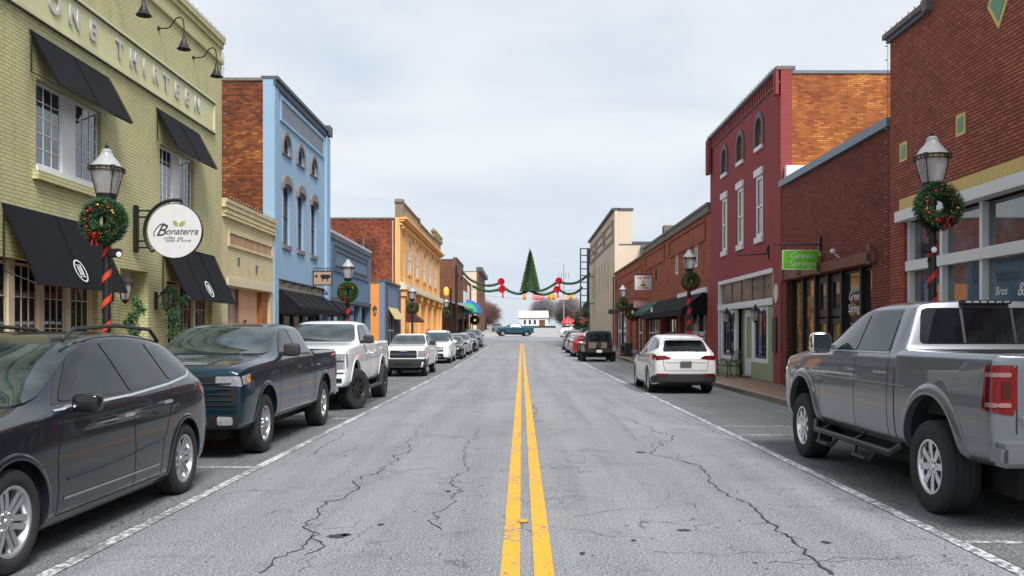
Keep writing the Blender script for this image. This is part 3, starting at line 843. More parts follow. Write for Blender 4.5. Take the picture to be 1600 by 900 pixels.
# ---- ornate yellow building
Y0, Y1 = 61.904, 91.9
cols = [67.2, 72.1, 77.4, 82.2, 87.3]
holes = [archp(c - 1.0, c + 1.0, 6.15, 9.0, 1.0) for c in cols] + [rect(a, a + 3.4, .3, 4.1) for a in (63.2, 68.3, 73.4, 78.5, 83.6)]
B, P = building('ornate_building', 'ornate ochre yellow two storey building with arched windows and a parapet', 'L', -8.4, Y0, Y1, 9.75, 16, M_stone, brick('weathered_side_brick', (.2,.04,.03), (.1,.02,.02), (.16, .06, .035), (.03, .018, .012), .7, pal=[(.07, .025, .018), (.22, .05, .028), (.38, .095, .045), (.48, .16, .08)], pscale=.5, pamt=.5), holes, 9.62, roofm=M_lichen)
m = MB().obox(P, Y0, Y1, 4.75, 5.0, .001, .45).obox(P, Y0, Y1, 5.005, 5.25, .001, .3).build('string_course', plain('pale_cornice', (.66, .58, .42), .8), B)
m = MB()
for a, b, z, d_ in ((Y0 - .1, Y1, 9.45, .3), (Y0 - .15, Y1 + .1, 9.6, .5), (Y0 - .1, Y1, 9.2, .15)): m.obox(P, a, b, z, z + .147, .001, d_)
k = Y0 + .2
while k < Y1 - .5: m.obox(P, k, k + .3, 9.0, 9.198, .001, .25); k += .9
m.build('cornice', M_stone, B)
MB().obox(P, Y0 + .03, 71.9, 9.76, 10.75, -.3, .1).obox(P, 72.0, 84, 9.76, 10.6, -.3, .08).obox(P, 84.1, Y1 - .02, 9.76, 10.75, -.3, .1).build('parapet', plain('buff_parapet', (.43, .31, .17), .85, var=.2, scale=2), B)
m = MB()
for y in (Y0, 71.9, 84.0): m.obox(P, y, y + .8, 9.8, 11.0, -.35, .2)
m.obox(P, Y0 - .08, 71.95, 10.752, 10.87, -.4, .22).obox(P, 71.96, 84.05, 10.602, 10.7, -.4, .2).obox(P, 84.06, Y1, 10.752, 10.87, -.4, .22)
m.build('parapet_coping', plain('grey_parapet_cap', (.22, .17, .12), .85), B)
rgx = random.Random(3); m = MB()
for y in (84.5, 86.2, 88.0, 90.0, 91.5):
    m.lathe([(.26, 10.88), (.3, 11.0), (.14, 11.1), (.28, 11.3 + rgx.random() * .1), (.2, 11.5), (.03, 11.7)], 8, 'z', (-8.3, y, 0))
m.islands('finial', plain('verdigris_ornament', (.22, .19, .09), .9, var=.4, scale=3), B)
for c in [64.3, 69.7, 74.75, 79.8, 84.75, 90.0]:
    m = MB(); m.obox(P, c - .45, c + .45, 5.26, 9.0, .001, .05).obox(P, c - .6, c + .6, 8.75, 8.99, .051, .12).obox(P, c - .6, c + .6, 5.26, 5.6, .051, .12); m.build('pilaster', M_stone, B)
for c in (62.5, 67.35, 72.45, 77.55, 82.65, 88.0, 91.2): m = MB(); m.obox(P, c - .32, c + .32, .1, 4.3, .001, .28).obox(P, c - .45, c + .45, 4.3, 4.74, .001, .38).obox(P, c - .42, c + .42, .1, .7, .281, .36); m.build('pilaster', M_stone, B)
for c in cols:
    win(B, P, c - 1.0, c + 1.0, 6.15, 9.0, 2, 2, M_white, M_paned, .26, 1.0, -.06, .1, .15, M_stone)
    m = MB(); m.slab(P, archp(c - 1.25, c + 1.25, 7.7, 9.25, 1.25), [archp(c - 1.0, c + 1.0, 7.6, 9.0, 1.0)], .002, .06); m.build('window_hood', M_stone, B)
for a in (63.2, 68.3, 73.4, 78.5, 83.6): win(B, P, a, a + 3.4, .3, 4.1, 2, 2, M_cream, M_paned, .16, 0, -.3, .1)
awning(B, P, 62.7, 65.4, 3.7, 2.6, 1.3, plain('maroon_canvas', (.07, .02, .02), .85), .1, True)
MB().tube([(-8.9, 61.82, 9.5), (-8.9, 61.82, .3)], .05, 8).tube([(-10.9, 61.82, 8.2), (-10.9, 61.82, 4.9)], .06, 8).build('downpipe', plain('pale_pipe', (.5, .36, .25), .6), B)
# vine on the brick wall over the small shop
def leafblob(mb, c, r, n, s, rg, dirn=None):
    for _ in range(n):
        v = Vector((rg.gauss(0, 1), rg.gauss(0, 1), rg.gauss(0, 1))).normalized() * (rg.random() ** .5)
        p = Vector(c) + Vector((v.x * r[0], v.y * r[1], v.z * r[2]))
        a = Vector((rg.uniform(-1, 1), rg.uniform(-1, 1), rg.uniform(-1, 1))).normalized() * s * rg.uniform(.5, 1.2)
        b = a.orthogonal().normalized() * s * rg.uniform(.25, .5)
        mb.quad(p - a, p + b, p + a, p - b)
rgv = random.Random(8); m = MB()
for i in range(26): leafblob(m, (-11.3 + rgv.gauss(0, .75), 61.72, 6.2 + rgv.random() * 2.1), (.45, .1, .5), 34, .07, rgv)
for i in range(14): m.tube([(-11.3 + rgv.gauss(0, .5), 61.8, 4.9), (-11.2 + rgv.gauss(0, .6), 61.78, 6.5), (-11.3 + rgv.gauss(0, .9), 61.78, 8.3)], .02, 4)
top_mesh(m, 'climbing_vine', plain('dry_vine', (.07, .06, .035), .9, var=.5), 'dark dry vine climbing the brick side of the ornate yellow building', 'vine')

# ---- brown corner building, then one more brick front
holes = [rect(102.2, 105.2, 6.2, 8.6), rect(108, 111, 6.2, 8.6), rect(101.8, 112, .9, 3.6)]
B, P = building('corner_building', 'plain brown brick two storey building behind a black utility pole', 'L', -7.35, 101, 113, 10.1, 14, B_brown, B_brown, holes, 10.0, coping=M_dgrey, cop_h=.2)
for a in (102.2, 108): win(B, P, a, a + 3, 6.2, 8.6, 2, 2, M_dgrey, M_pane, .15, 0, -.25, .1)
win(B, P, 101.8, 112, .9, 3.6, 5, 1, M_black, M_paned, .15, 0, -.3, .12)
m = MB().prism([P(97, 5.4, -1.6), P(111, 5.4, .05), P(111, 4.6, 1.4), P(97, 4.6, 1.2)], (0, 0, .08)); m.obox(P, 97, 111, 4.42, 4.6, 1.15, 1.25).build('metal_awning', plain('grey_tin_awning', (.2, .24, .28), .5, .2), B)
holes = [rect(114, 121, 1, 3.6)]
B, P = building('brick_shop', 'red brown brick shop with green and blue round awnings', 'L', -7.35, 113.01, 131, 8.7, 13, B_brown, B_brown, holes, 8.4, coping=M_dgrey)
MB().obox(P, 113.2, 121, 4.6, 7.1, .002, .1).build('white_fascia', M_white, B)
MB().obox(P, 121.4, 123.4, .5, 8.2, .002, .2).build('pilaster', M_cst, B)
win(B, P, 114, 121, 1, 3.6, 3, 1, M_black, M_paned, .15, 0, -.3, .12)
def dome_awning(c, hw, z0, dep, h, mt, lab):
    m = MB(); rows = []
    for i in range(7):
        t = i / 6 * math.pi / 2
        rows.append([m.bm.verts.new(P(c + hw * math.cos(s) * math.cos(t) , z0 + h * math.sin(t), .02 + dep * math.sin(s) * math.cos(t))) for s in [math.pi * k / 12 for k in range(13)]])
    for a, b in zip(rows, rows[1:]):
        for k in range(12): m.bm.faces.new((a[k], a[k + 1], b[k + 1], b[k]))
    w = m.build('awning', mt, B, 50); w['label'] = lab
dome_awning(112.2, 2.2, 4.3, 1.9, 1.3, plain('green_canvas', (.02, .35, .1), .7), 'bright green dome awning')
dome_awning(118.5, 3.2, 4.3, 2.1, 1.9, plain('royal_blue_canvas', (.02, .1, .4), .7), 'royal blue dome awning')
# across the cross street
B, P = building('far_building', 'far cream sided brick building with a dark cornice across the junction', 'L', -7.25, 151, 177, 12.2, 5.5, B_brown, M_cst, [], 12.1, coping=M_dgrey, cop_h=.7, cop_d=.6)
B, P = building('far_building', 'low tan building across the junction behind the brick planter', 'L', -10.5, 151.5, 160, 7.5, 4, B_brown, M_cst, [], 7.3, coping=M_dgrey)
# ================= right side
# ---- near dark brick building
def solid(P, pts, d0, d1, mb): return mb.slab(P, pts, [], d0, d1)
P = Rf(8.0)
B = thing('corner_brick_building', 'large red brown brick building with green tile insets and white framed shop windows', 'building', (8.0, 2, 0))
prof = [(2, -1), (19.45, -1), (19.45, 8.1), (17.5, 8.1), (17.5, 9.0), (11.5, 9.0), (11.5, 9.7), (2, 9.7)]
MB().slab(P, prof, [rect(4.0, 18.75, .4, 4.2)], -.35, 0).build('front_wall', B_red2, B)
MB().box(8.352, 22, 2, 19.44, -1, 7.7).build('side_wall', B_red2, B)
MB().box(8.353, 22, 2, 19.45, 7.702, 7.8).build('roof', M_lichen, B)
m = MB().obox(P, 17.55, 19.6, 8.102, 8.2, -.45, .12).obox(P, 17.42, 17.62, 8.0, 9.05, -.42, .14).obox(P, 11.6, 17.7, 9.002, 9.14, -.45, .14).obox(P, 2, 11.6, 9.702, 9.84, -.45, .14)
m.build('coping', M_lichen, B)
MB().obox(P, 17.62, 19.5, 8.0, 8.1, .002, .07).build('drip', M_dgrey, B)
m = MB().obox(P, 3.8, 18.95, 4.25, 4.28, .002, .05)
k = 3.8
while k < 18.9: m.obox(P, k, k + .066, 4.282, 4.52, .002, .025); k += .078
m.build('soldier_course', M_yb, B)
m, m2 = MB(), MB()
for (y, z) in ((18.75, 5.5), (16.3, 5.5), (13.6, 5.5), (11, 5.5), (8.2, 5.5)):
    m.obox(P, y - .17, y + .17, z - .2, z + .2, .002, .02); m2.obox(P, y - .1, y + .1, z - .13, z + .13, .021, .028)
for y in (15.0, 8.5):
    di = lambda r: [(y - r, 7.28), (y, 7.28 - r * 1.35), (y + r, 7.28), (y, 7.28 + r * 1.35)]
    m.slab(P, di(.36), [], .002, .02); m2.slab(P, di(.26), [], .021, .028)
m.islands('tile_border', M_yb, B); m2.islands('tile_inset', M_tile, B)
# storefront
m = MB().obox(P, 3.9, 18.85, 4.03, 4.245, -.1, .16).obox(P, 4.0, 18.75, 3.0, 3.2, -.22, -.02)
for y in (18.7, 17.25, 15.75, 14.3, 12.85, 11.4, 9.95, 8.5, 7.05, 5.6, 4.1): m.obox(P, y - .05, y + .05, .41, 4.02, -.2, -.07)
m.obox(P, 4.0, 18.75, .41, .62, -.22, 0); m.build('window_frame', M_white, B)
w = MB().slab(P, rect(4.01, 18.74, .6, 4.0), [], -.2, -.19).build('pane', glass('big_shop_pane', (.055, .078, .095), 2.3, .02, .02, .5), B)  # pale sky reflection partly put into the pane's base colour
text('& Sons', 'lettering', plain('white_print', (.75, .75, .75), .6), B, P, 14.35, 2.42, .32, -.185, .002, flip=True, shear=.3)
text('Bros', 'lettering', plain('white_print', (.75, .75, .75), .6), B, P, 15.3, 2.42, .2, -.185, .002, flip=True, shear=.3)

# ---- dark red shop with the black shopfront
holes = [rect(20.5, 27.15, .13, 3.3)]
B, P = building('brick_shop', 'dark red brick single storey shop with a black shopfront and wooden beam', 'R', 8.02, 19.454, 27.646, 6.2, 13, B_red, B_red, holes, 5.9)
MB().obox(P, 19.46, 27.64, 6.202, 6.4, -.4, .1).build('coping', M_metalcop, B)
m = MB().obox(P, 20.2, 27.5, 3.32, 3.58, .002, .1)
for y in (20.4, 23.8, 27.2): m.obox(P, y - .09, y + .09, 3.28, 3.75, .1, .14)
m.build('timber_beam', plain('brown_beam', (.16, .06, .035), .7, var=.3), B)
m = MB()
for y in (20.4, 23.8, 25.5):
    for k in range(5):
        a = k * 2 * math.pi / 5 + .3
        m.prism([P(y, 3.45, .145), P(y + .05 * math.cos(a + .4), 3.45 + .05 * math.sin(a + .4), .145), P(y + .13 * math.cos(a), 3.45 + .13 * math.sin(a), .145), P(y + .05 * math.cos(a - .4), 3.45 + .05 * math.sin(a - .4), .145)], P(0, 0, .02) - P(0, 0, 0))
m.build('star_anchor', M_black, B)
M_ambp = glass('painted_glow_shop_pane', (.30, .17, .06), 1.5, .08, .05, 1.2)  # warm light from inside is painted into the amber pane colour
cells = [(26.05, 26.9), (25.0, 25.95), (23.95, 24.85), (22.95, 23.85), (21.6, 22.8), (20.6, 21.5)]
for i, (a, b) in enumerate(cells):
    if i in (2, 3):
        win(B, P, a, b, 2.15, 3.25, 1, 1, M_black, M_paned, .2, 0, -.25, .05)
        win(B, P, a, b, .2, 2.1, 1, 1, M_black, M_ambp, .14, 0, -.25, .05, name='door' if i == 2 else 'window')
    else:
        win(B, P, a, b, .2, 3.25, 1, 1, M_black, M_ambp if i < 2 else M_paned, .05, 0, -.25, .05)
m = MB()
for y in (20.55, 21.55, 22.87, 23.9, 24.92, 26.0, 27.02): m.obox(P, y - .06, y + .06, .14, 3.29, -.3, -.12)
m.build('mullion', M_black, B)
wp = plain('white_print', (.75, .75, .75), .6)
text('Green', 'lettering', wp, B, P, 22.2, 2.62, .30, -.225, .002, flip=True, shear=.25)
text('Springs', 'lettering', wp, B, P, 22.2, 2.32, .30, -.225, .002, flip=True, shear=.25)
text('OPEN', 'lettering', plain('red_print', (.5, .03, .03), .6), B, P, 25.47, 2.35, .24, -.225, .002, flip=True)
# ---- burgundy building
WY = (30.15, 32.75, 35.3)
holes = [archp(c - .42, c + .42, 8.0, 8.95, .42) for c in WY] + [rect(c - .42, c + .42, 4.95, 7.0) for c in WY] + [rect(28.5, 36.4, .13, 3.8)]
B, P = building('tall_shop_building', 'tall burgundy painted brick building with white tall windows and an orange brick side', 'R', 8.0, 27.654, 38.0, 9.85, 19, B_burg, B_orange, holes, 9.72, roofm=M_grey)
m = MB().obox(P, 27.64, 38.05, 9.852, 9.96, -.45, .14).obox(P, 27.7, 38.0, 9.45, 9.5, .002, .05)
m.build('coping', M_lichen, B)
m = MB()
k = 27.9
while k < 37.8: m.obox(P, k, k + .14, 9.5, 9.84, .002, .06); k += .3
m.obox(P, 37.55, 38.02, 8.4, 9.84, .061, .2).obox(P, 27.66, 28.0, 9.1, 9.84, .061, .15).build('corbel', B_burg, B)
for c in WY:
    win(B, P, c - .42, c + .42, 8.0, 8.95, 1, 1, M_dgrey, glass('tan_arch_pane', (.25, .16, .07), 1.4), .06, .42, -.1, sill=.14, sm=M_white)
    m = MB(); m.slab(P, archp(c - .6, c + .6, 8.0, 9.15, .6), [archp(c - .42, c + .42, 7.9, 8.95, .42)], .002, .05); m.build('window_hood', M_dgrey, B)
    win(B, P, c - .42, c + .42, 4.95, 7.0, 1, 2, M_white, M_paned, .12, 0, -.055, .06, .2, M_white)
    MB().obox(P, c - .52, c + .52, 7.01, 7.24, .002, .07).build('lintel', M_white, B)
m = MB().obox(P, 28.52, 36.38, 3.65, 3.79, -.2, .03).obox(P, 28.52, 36.38, 2.62, 2.84, -.2, .04).obox(P, 36.22, 36.38, .14, 3.64, -.2, .02).obox(P, 28.52, 28.62, 2.84, 3.64, -.2, -.02)
m.build('shopfront_frame', M_white, B)
w = MB().slab(P, rect(28.62, 36.2, 2.84, 3.65), [], -.12, -.11).build('transom_pane', glass('mottled_transom', (.09, .075, .065), 1.5, .25, .1, 3), B)
m = MB()
for y in (30.0, 31.5, 33.0, 34.5): m.obox(P, y - .02, y + .02, 2.85, 3.64, -.11, -.09)
m.build('transom_bar', M_dgrey, w)
M_sage = plain('sage_paint', (.24, .32, .17), .7)
M_navy = plain('navy_frame', (.02, .035, .11), .5)
m = MB().obox(P, 28.55, 29.15, .14, 2.6, -.14, -.02).obox(P, 29.15, 31.3, .14, .7, -.2, -.02).obox(P, 33.6, 36.2, .14, .7, -.2, -.02).obox(P, 31.3, 33.6, .14, 2.6, -.34, -.3)
m.build('stall_riser', M_sage, B)
MB().box(8.3, 9.3, 31.0, 31.1, .14, 2.6).box(8.3, 9.3, 33.8, 33.9, .14, 2.6).box(8.2, 9.35, 28.6, 36.3, -.5, .135).build('entry_recess', M_sage, B)
for a, b in ((29.2, 31.2), (33.7, 36.1)):
    m = MB(); m.slab(P, rect(a, b, .71, 2.6), [rect(a + .22, b - .22, .85, 2.45)], -.16, -.04); m.build('window_surround', M_white, B)
    win(B, P, a + .22, b - .22, .85, 2.45, 2, 1, M_navy, M_paned, .09, 0, -.14, .08)
MB().slab(P, rect(32.0, 33.1, .16, 2.55), [rect(32.15, 32.95, .8, 2.3)], -.295, -.25).build('door', M_white, B)
m = MB(); m.slab(P, [(28.05 + .2 * math.cos(a), 2.95 + .3 * math.sin(a)) for a in [math.pi * k / 12 for k in range(24)]], [], .01, .05); m.build('oval_plaque', M_cream, B)
m = MB(); m.obox(P, 28.05, 28.45, 1.1, 2.2, .005, .05); m.build('notice_board', M_black, B)
# brick upstand left over the roof of the dark shop
m = MB().box(8.1, 9.4, 27.4, 27.63, 6.42, 6.85); top_mesh(m, 'roof_hatch', M_white, 'small white hatch on the roof of the dark red shop', 'roof hatch')
# ---- terracotta shop 1
lan = [42.0, 47.2, 53.6]
holes = [archp(41.1 - .35, 41.1 + .35, 4.75, 5.9, .35), archp(46.2 - .35, 46.2 + .35, 4.75, 5.8, .35), archp(53.3 - .4, 53.3 + .4, 4.75, 5.7, .35), rect(38.9, 45.2, .3, 3.2), rect(46, 51.5, .3, 3.3), rect(52.3, 57.8, .3, 3.4)]
B, P = building('terracotta_shop', 'orange red brick shop row with recessed panels and a long black awning', 'R', 8.0, 38.004, 58.5, 7.15, 15, B_terra, B_terra, holes, 6.8, coping=M_lichen, cop_h=.12, cop_d=.15)
m = MB().obox(P, 38.0, 58.5, 6.85, 7.148, .002, .1).obox(P, 49.0, 49.7, 7.1, 7.62, -.38, .2); m.build('cornice', M_lichen, B)
m = MB()
for a, b in ((38.9, 48.4), (50.1, 57.9)):
    m.slab(P, rect(a, b, 5.75, 6.7), [rect(a + .12, b - .12, 5.85, 6.6)], .002, .06)
m.build('panel_moulding', B_terra, B)
for i, (c, t_) in enumerate(((41.1, 5.9), (46.2, 5.8), (53.3, 5.7))): win(B, P, c - .35 - (.05 if i == 2 else 0), c + .35 + (.05 if i == 2 else 0), 4.75, t_, 1, 1, M_white if i < 2 else M_black, M_paned, .1, .35, -.05)
MB().obox(P, 38.5, 45.5, 3.45, 3.7, .002, .1).build('white_lintel', M_white, B)
awning(B, P, 38.6, 51.6, 3.55, 2.75, 1.1, M_awn, .25, True)
for (a, b, n_) in ((38.9, 45.2, 4), (46, 51.5, 3), (52.3, 57.8, 4)): win(B, P, a, b, .3, 3.2, n_, 2, M_white if n_ == 4 else M_dgrey, M_paned, .12, 0, -.3, .09)
awning(B, P, 52.2, 57.9, 3.6, 3.0, .7, plain('teal_canvas', (.03, .13, .12), .8), .2, True)
P2 = Sf(38.6); text('ZAC', 'lettering', wp, B, lambda a, b, d=0: P(a, b, d), 48.2, 2.95, .34, 1.0, .01, flip=True)
# ---- terracotta shop 2
holes = [rect(59.3, 62.6, .2, 3.3), rect(64.2, 66.2, .2, 3.6), rect(68.5, 75.5, .3, 3.5)]
B, P = building('terracotta_shop', 'orange red brick shop with a pink door and tall white window frames', 'R', 8.0, 58.504, 77.0, 6.75, 15, B_terra, B_terra, holes, 6.5, coping=M_lichen, cop_h=.12, cop_d=.12)
m = MB(); m.slab(P, rect(59.5, 75.8, 5.5, 6.3), [rect(59.65, 75.65, 5.62, 6.18)], .002, .06); m.build('panel_moulding', B_terra, B)
win(B, P, 59.3, 62.6, .2, 3.3, 2, 2, M_white, M_paned, .14, 0, -.25, .12)
d_ = MB().slab(P, rect(64.25, 66.15, .2, 2.6), [], -.3, -.2).build('door', plain('pink_paint', (.55, .27, .33), .6), B)
MB().obox(P, 64.2, 66.2, 2.65, 3.58, -.25, -.1).build('door_transom', M_white, B)
win(B, P, 68.5, 75.5, .3, 3.5, 4, 2, M_white, glass('navy_pane', (.02, .03, .07), 1.8), .2, 0, -.2, .25)
MB().tube([P(76.95, 6.6, .12), P(76.95, .3, .12)], .06, 8).build('downpipe', M_dgrey, B)
# ---- cream building
P = Rf(8.0); Y0, Y1 = 77.004, 105
sl = [83.0 + k * 3.05 for k in range(7)]
holes = [rect(c - .3, c + .3, 5.6, 8.6) for c in sl]
B, P = building('cream_building', 'tall pale cream stucco building with narrow slit windows and a stepped side parapet', 'R', 8.0, Y0, Y1, 12.3, 11, M_cst, M_cst, holes, 9.3)
MB().box(8.36, 9.5, 77.01, 77.4, 9.302, 12.25).build('stepped_parapet', M_cst, B)
m = MB().obox(P, 76.95, 105.1, 12.302, 12.5, -.4, .25).box(8.3, 9.6, 76.95, 77.5, 12.26, 12.48).box(9.502, 12.5, 76.95, 77.3, 9.41, 9.6); m.build('coping', M_dgrey, B)
m = MB()
for (a, b) in ((78.0, 86), (87, 95), (96, 104)):
    m.slab(P, rect(a, b, 9.7, 11.6), [rect(a + .3, b - .3, 9.95, 11.35)], .002, .12).obox(P, a + .6, b - .6, 10.55, 10.75, .002, .1)
m.build('panel_moulding', plain('taupe_moulding', (.33, .27, .21), .8), B)
for c in sl: win(B, P, c - .3, c + .3, 5.6, 8.6, 1, 1, M_dgrey, M_paned, .05, 0, -.25)
m = MB().tube([(8.6, 76.93, 7.2), (9.4, 76.93, 7.6), (12, 76.93, 7.65)], .07, 6).box(10.2, 13.5, 76.0, 76.9, 8.6, 9.2); m.build('roof_pipe', plain('mauve_sheet', (.18, .13, .15), .7), B)
# vertical metal sign frame fixed to the cream building
m = MB()
for x in (6.5, 7.35):
    for y in (98.6, 99.2): m.tube([(x, y, 4.4), (x, y, 11.1)], .06, 5)
z = 4.4
while z < 11.2:
    m.tube([(6.5, 98.6, z), (7.35, 98.6, z)], .04, 5).tube([(6.5, 99.2, z), (7.35, 99.2, z)], .04, 5).tube([(6.5, 98.6, z), (6.5, 99.2, z)], .03, 5).tube([(7.35, 98.6, z), (7.35, 99.2, z)], .03, 5); z += .74
m.box(7.2, 7.5, 98.7, 99.1, 4.6, 11.1)
for z in (5, 8, 10.8): m.tube([(7.35, 99, z), (8.0, 99, z)], .05, 5)
top_mesh(m, 'vertical_sign_frame', M_dgrey, 'tall empty black metal sign frame fixed to the cream building front', 'sign frame')

# ================= far end: church, trees, canopy
B = thing('church', 'small white church with wreathed windows at the far end of the street', 'church', (2, 252, gz(252)))
zc = gz(252)
MB().slab(Sf(252), rect(-.6, 7.4, zc, zc + 2.9), [archp(x - .35, x + .35, zc + .9, zc + 2.3, .35) for x in (.9, 2.3, 3.7)] + [rect(4.9, 6.6, zc + .1, zc + 2.2)], -.4, 0).build('wall', M_white, B)
MB().box(-.6, 7.4, 252.41, 266, zc, zc + 2.9).build('side_wall', M_white, B)
m = MB().prism([(-.9, 251.6, zc + 2.85), (-.9, 259, zc + 5.0), (-.9, 266.4, zc + 2.85)], (8.6, 0, 0)); m.build('roof', plain('pale_roof', (.55, .52, .44), .8), B)
for x in (.9, 2.3, 3.7): win(B, Sf(252), x - .35, x + .35, zc + .9, zc + 2.3, 1, 1, M_white, M_paned, .06, .35, -.3)
MB().slab(Sf(252), rect(4.9, 6.6, zc + .1, zc + 2.2), [], -.3, -.25).build('door', B_brown, B)
m = MB().box(-3, 9.5, 249, 250.2, zc - .2, zc + .55); top_mesh(m, 'low_hedge', plain('dark_hedge', (.03, .045, .025), .95, var=.6, scale=3, bump=.5), 'low dark hedge in front of the white church', 'hedge')

def bare_tree(x, y, h, r, n, seed, lab, col, name='bare_tree', oval=1.0, trunk=.22, grp='bare winter trees at the far end'):
    rg = random.Random(seed); z0 = gz(y)
    t = thing(name, lab, 'tree', (x, y, z0), grp)
    m = MB(); tw = MB(); c = Vector((x, y, z0 + h - r * oval))
    m.tube([(x, y, z0 - .2), (x + .1, y, z0 + h * .25), (x, y, z0 + h * .45)], [trunk, trunk * .75, trunk * .5], 7)
    ends = []
    for k in range(18):
        a = rg.random() * 6.283; e = rg.uniform(.15, 1.45)
        p0 = Vector((x, y, z0 + h * rg.uniform(.15, .42))); v = Vector((math.cos(a) * math.cos(e), math.sin(a) * math.cos(e), math.sin(e)))
        p2 = c + Vector((v.x * r, v.y * r, v.z * r * oval)) * rg.uniform(.6, .95); p1 = p0.lerp(p2, .5) + Vector((0, 0, r * .1))
        m.tube([p0, p1, p2], [trunk * .35, trunk * .2, .03], 4); ends.append((p0, p1, p2))
    for k in range(n):
        p0, p1, p2 = rg.choice(ends); s = rg.random()
        b = (p0.lerp(p1, s * 2) if s < .5 else p1.lerp(p2, s * 2 - 1))
        v = Vector((rg.gauss(0, 1), rg.gauss(0, 1), rg.gauss(.5, 1))).normalized()
        tgt = c + Vector((v.x * r, v.y * r, v.z * r * oval)) * rg.uniform(.55, 1.04)
        b = b.lerp(tgt, rg.uniform(.2, .6)); L = (tgt - b)
        if L.length > r * .7: L = L.normalized() * r * .7
        q = b + L; side = L.orthogonal().normalized() * .022
        mid = b.lerp(q, .5) + Vector((rg.uniform(-1, 1), rg.uniform(-1, 1), rg.uniform(-1, 1))) * r * .06
        tw.bm.faces.new([tw.bm.verts.new(p) for p in (b - side, b + side, mid + side * .7, mid - side * .7)])
        tw.bm.faces.new([tw.bm.verts.new(p) for p in (mid - side * .8, mid + side * .8, q)])
    m.build('trunk', plain('bark', (.1, .08, .065), .95), t)
    tw.build('crown', plain('twigs_' + lab[:6].strip(), col, .95, var=.4, scale=.6), t, recalc=False)
    return t
bare_tree(-11.5, 176, 8.6, 6.0, 9000, 1, 'large rounded russet brown bare tree behind the turning pickup', (.13, .07, .06), oval=.75)
bare_tree(-7.5, 186, 6.2, 4.2, 5000, 2, 'smaller russet bare tree right of the large rounded one', (.14, .08, .065), oval=.8)
bare_tree(7.5, 300, 10.8, 6.5, 6000, 3, 'tall pale grey bare tree rising behind the church', (.22, .2, .22), oval=.8)
bare_tree(15.5, 300, 11.5, 6.5, 6000, 4, 'tall pale grey bare tree right of the church beside the mast', (.24, .22, .24), oval=.8)
bare_tree(23, 290, 9.5, 6.0, 5000, 5, 'grey bare tree behind the red canopy', (.2, .18, .2), oval=.8)
bare_tree(11.5, 240, 6.3, 3.6, 6000, 6, 'dense olive brown thicket tree right of the church', (.10, .085, .06), oval=.9)
bare_tree(16.5, 238, 6.0, 3.6, 6000, 7, 'dense olive brown thicket tree behind the red canopy', (.11, .085, .06), oval=.9)
def leafy(x, y, h, r, seed, lab, col, name, n=3500, s=.12, trunk=.12):
    rg = random.Random(seed); z0 = gz(y); t = thing(name, lab, 'tree', (x, y, z0))
    m = MB()
    for i in range(26):
        k = i / 25; rr = r * (1 - k * .75)
        leafblob(m, (x + rg.gauss(0, rr * .4), y + rg.gauss(0, rr * .4), z0 + h * (.15 + .8 * k)), (rr * .6, rr * .6, h * .09), n // 26, s, rg)
    m.build('crown', plain('leaf_' + name, col, .8, var=.5, scale=1.2), t, recalc=False)
    MB().tube([(x, y, z0 - .1), (x, y, z0 + h * .5)], [trunk, trunk * .5], 7).build('trunk', plain('bark', (.1, .08, .065), .95), t)
leafy(8.6, 118, 5.0, 1.3, 1, 'dark green holly tree beside the cream building', (.02, .045, .02), 'holly_tree')
leafy(9.6, 112, 5.4, 1.5, 2, 'dark brownish evergreen against the end of the cream building', (.035, .03, .02), 'evergreen_tree')
leafy(7.9, 125, 3.4, .9, 3, 'short dark green evergreen left of the holly', (.03, .06, .03), 'evergreen_tree')
leafy(10.6, 128, 4.6, 1.4, 4, 'dark evergreen furthest behind the sign frame', (.03, .04, .025), 'evergreen_tree')
# red canopy stall
zc = gz(158)
t = thing('market_canopy', 'bright red peaked canopy at the junction behind the stop sign', 'canopy', (9.8, 158, zc))
m = MB()
for (a, b) in ((7.0, 9.4), (9.45, 12.2)):
    c = ((a + b) / 2, 158, zc + 3.0); q = [(a, 156.5, zc + 1.9), (b, 156.5, zc + 1.9), (b, 159.5, zc + 1.9), (a, 159.5, zc + 1.9)]
    for i in range(4): m.quad(q[i], q[(i + 1) % 4], c, c) if False else m.bm.faces.new([m.bm.verts.new(p) for p in (q[i], q[(i + 1) % 4], c)])
    m.box(a, b, 156.5, 156.56, zc + 1.5, zc + 1.9).box(a, b, 159.44, 159.5, zc + 1.5, zc + 1.9)
m.build('roof', plain('red_canvas', (.5, .02, .03), .6), t)
m = MB()
for x in (7.05, 9.4, 12.15):
    for y in (156.55, 159.45): m.tube([(x, y, zc - .1), (x, y, zc + 1.9)], .04, 5)
m.build('leg', M_white, t)
m = MB().box(6.8, 12.5, 155.6, 156.0, zc - .3, zc + 1.0); top_mesh(m, 'low_wall', M_conc, 'low pale wall in front of the red canopy', 'wall')
# stop sign at the junction
t = thing('stop_sign', 'red octagonal stop sign on a post at the far right corner', 'stop sign', (6.9, 132, gz(132)))
zc = gz(132); P = Sf(132)
MB().tube([(6.9, 132.04, zc), (6.9, 132.04, zc + 3.1)], .035, 6).build('post', M_dgrey, t)
oc = lambda r: [(6.9 + r * math.cos(math.pi / 8 + k * math.pi / 4), zc + 2.2 + r * math.sin(math.pi / 8 + k * math.pi / 4)) for k in range(8)]
s_ = MB().slab(P, oc(.42), [], 0, .02).build('panel', plain('sign_red', (.55, .015, .03), .5), t)
MB().slab(P, oc(.40), [oc(.375)], .021, .024).build('border', M_white, s_)
text('STOP', 'lettering', M_white, s_, P, 6.9, zc + 2.2, .3, .024, .002)
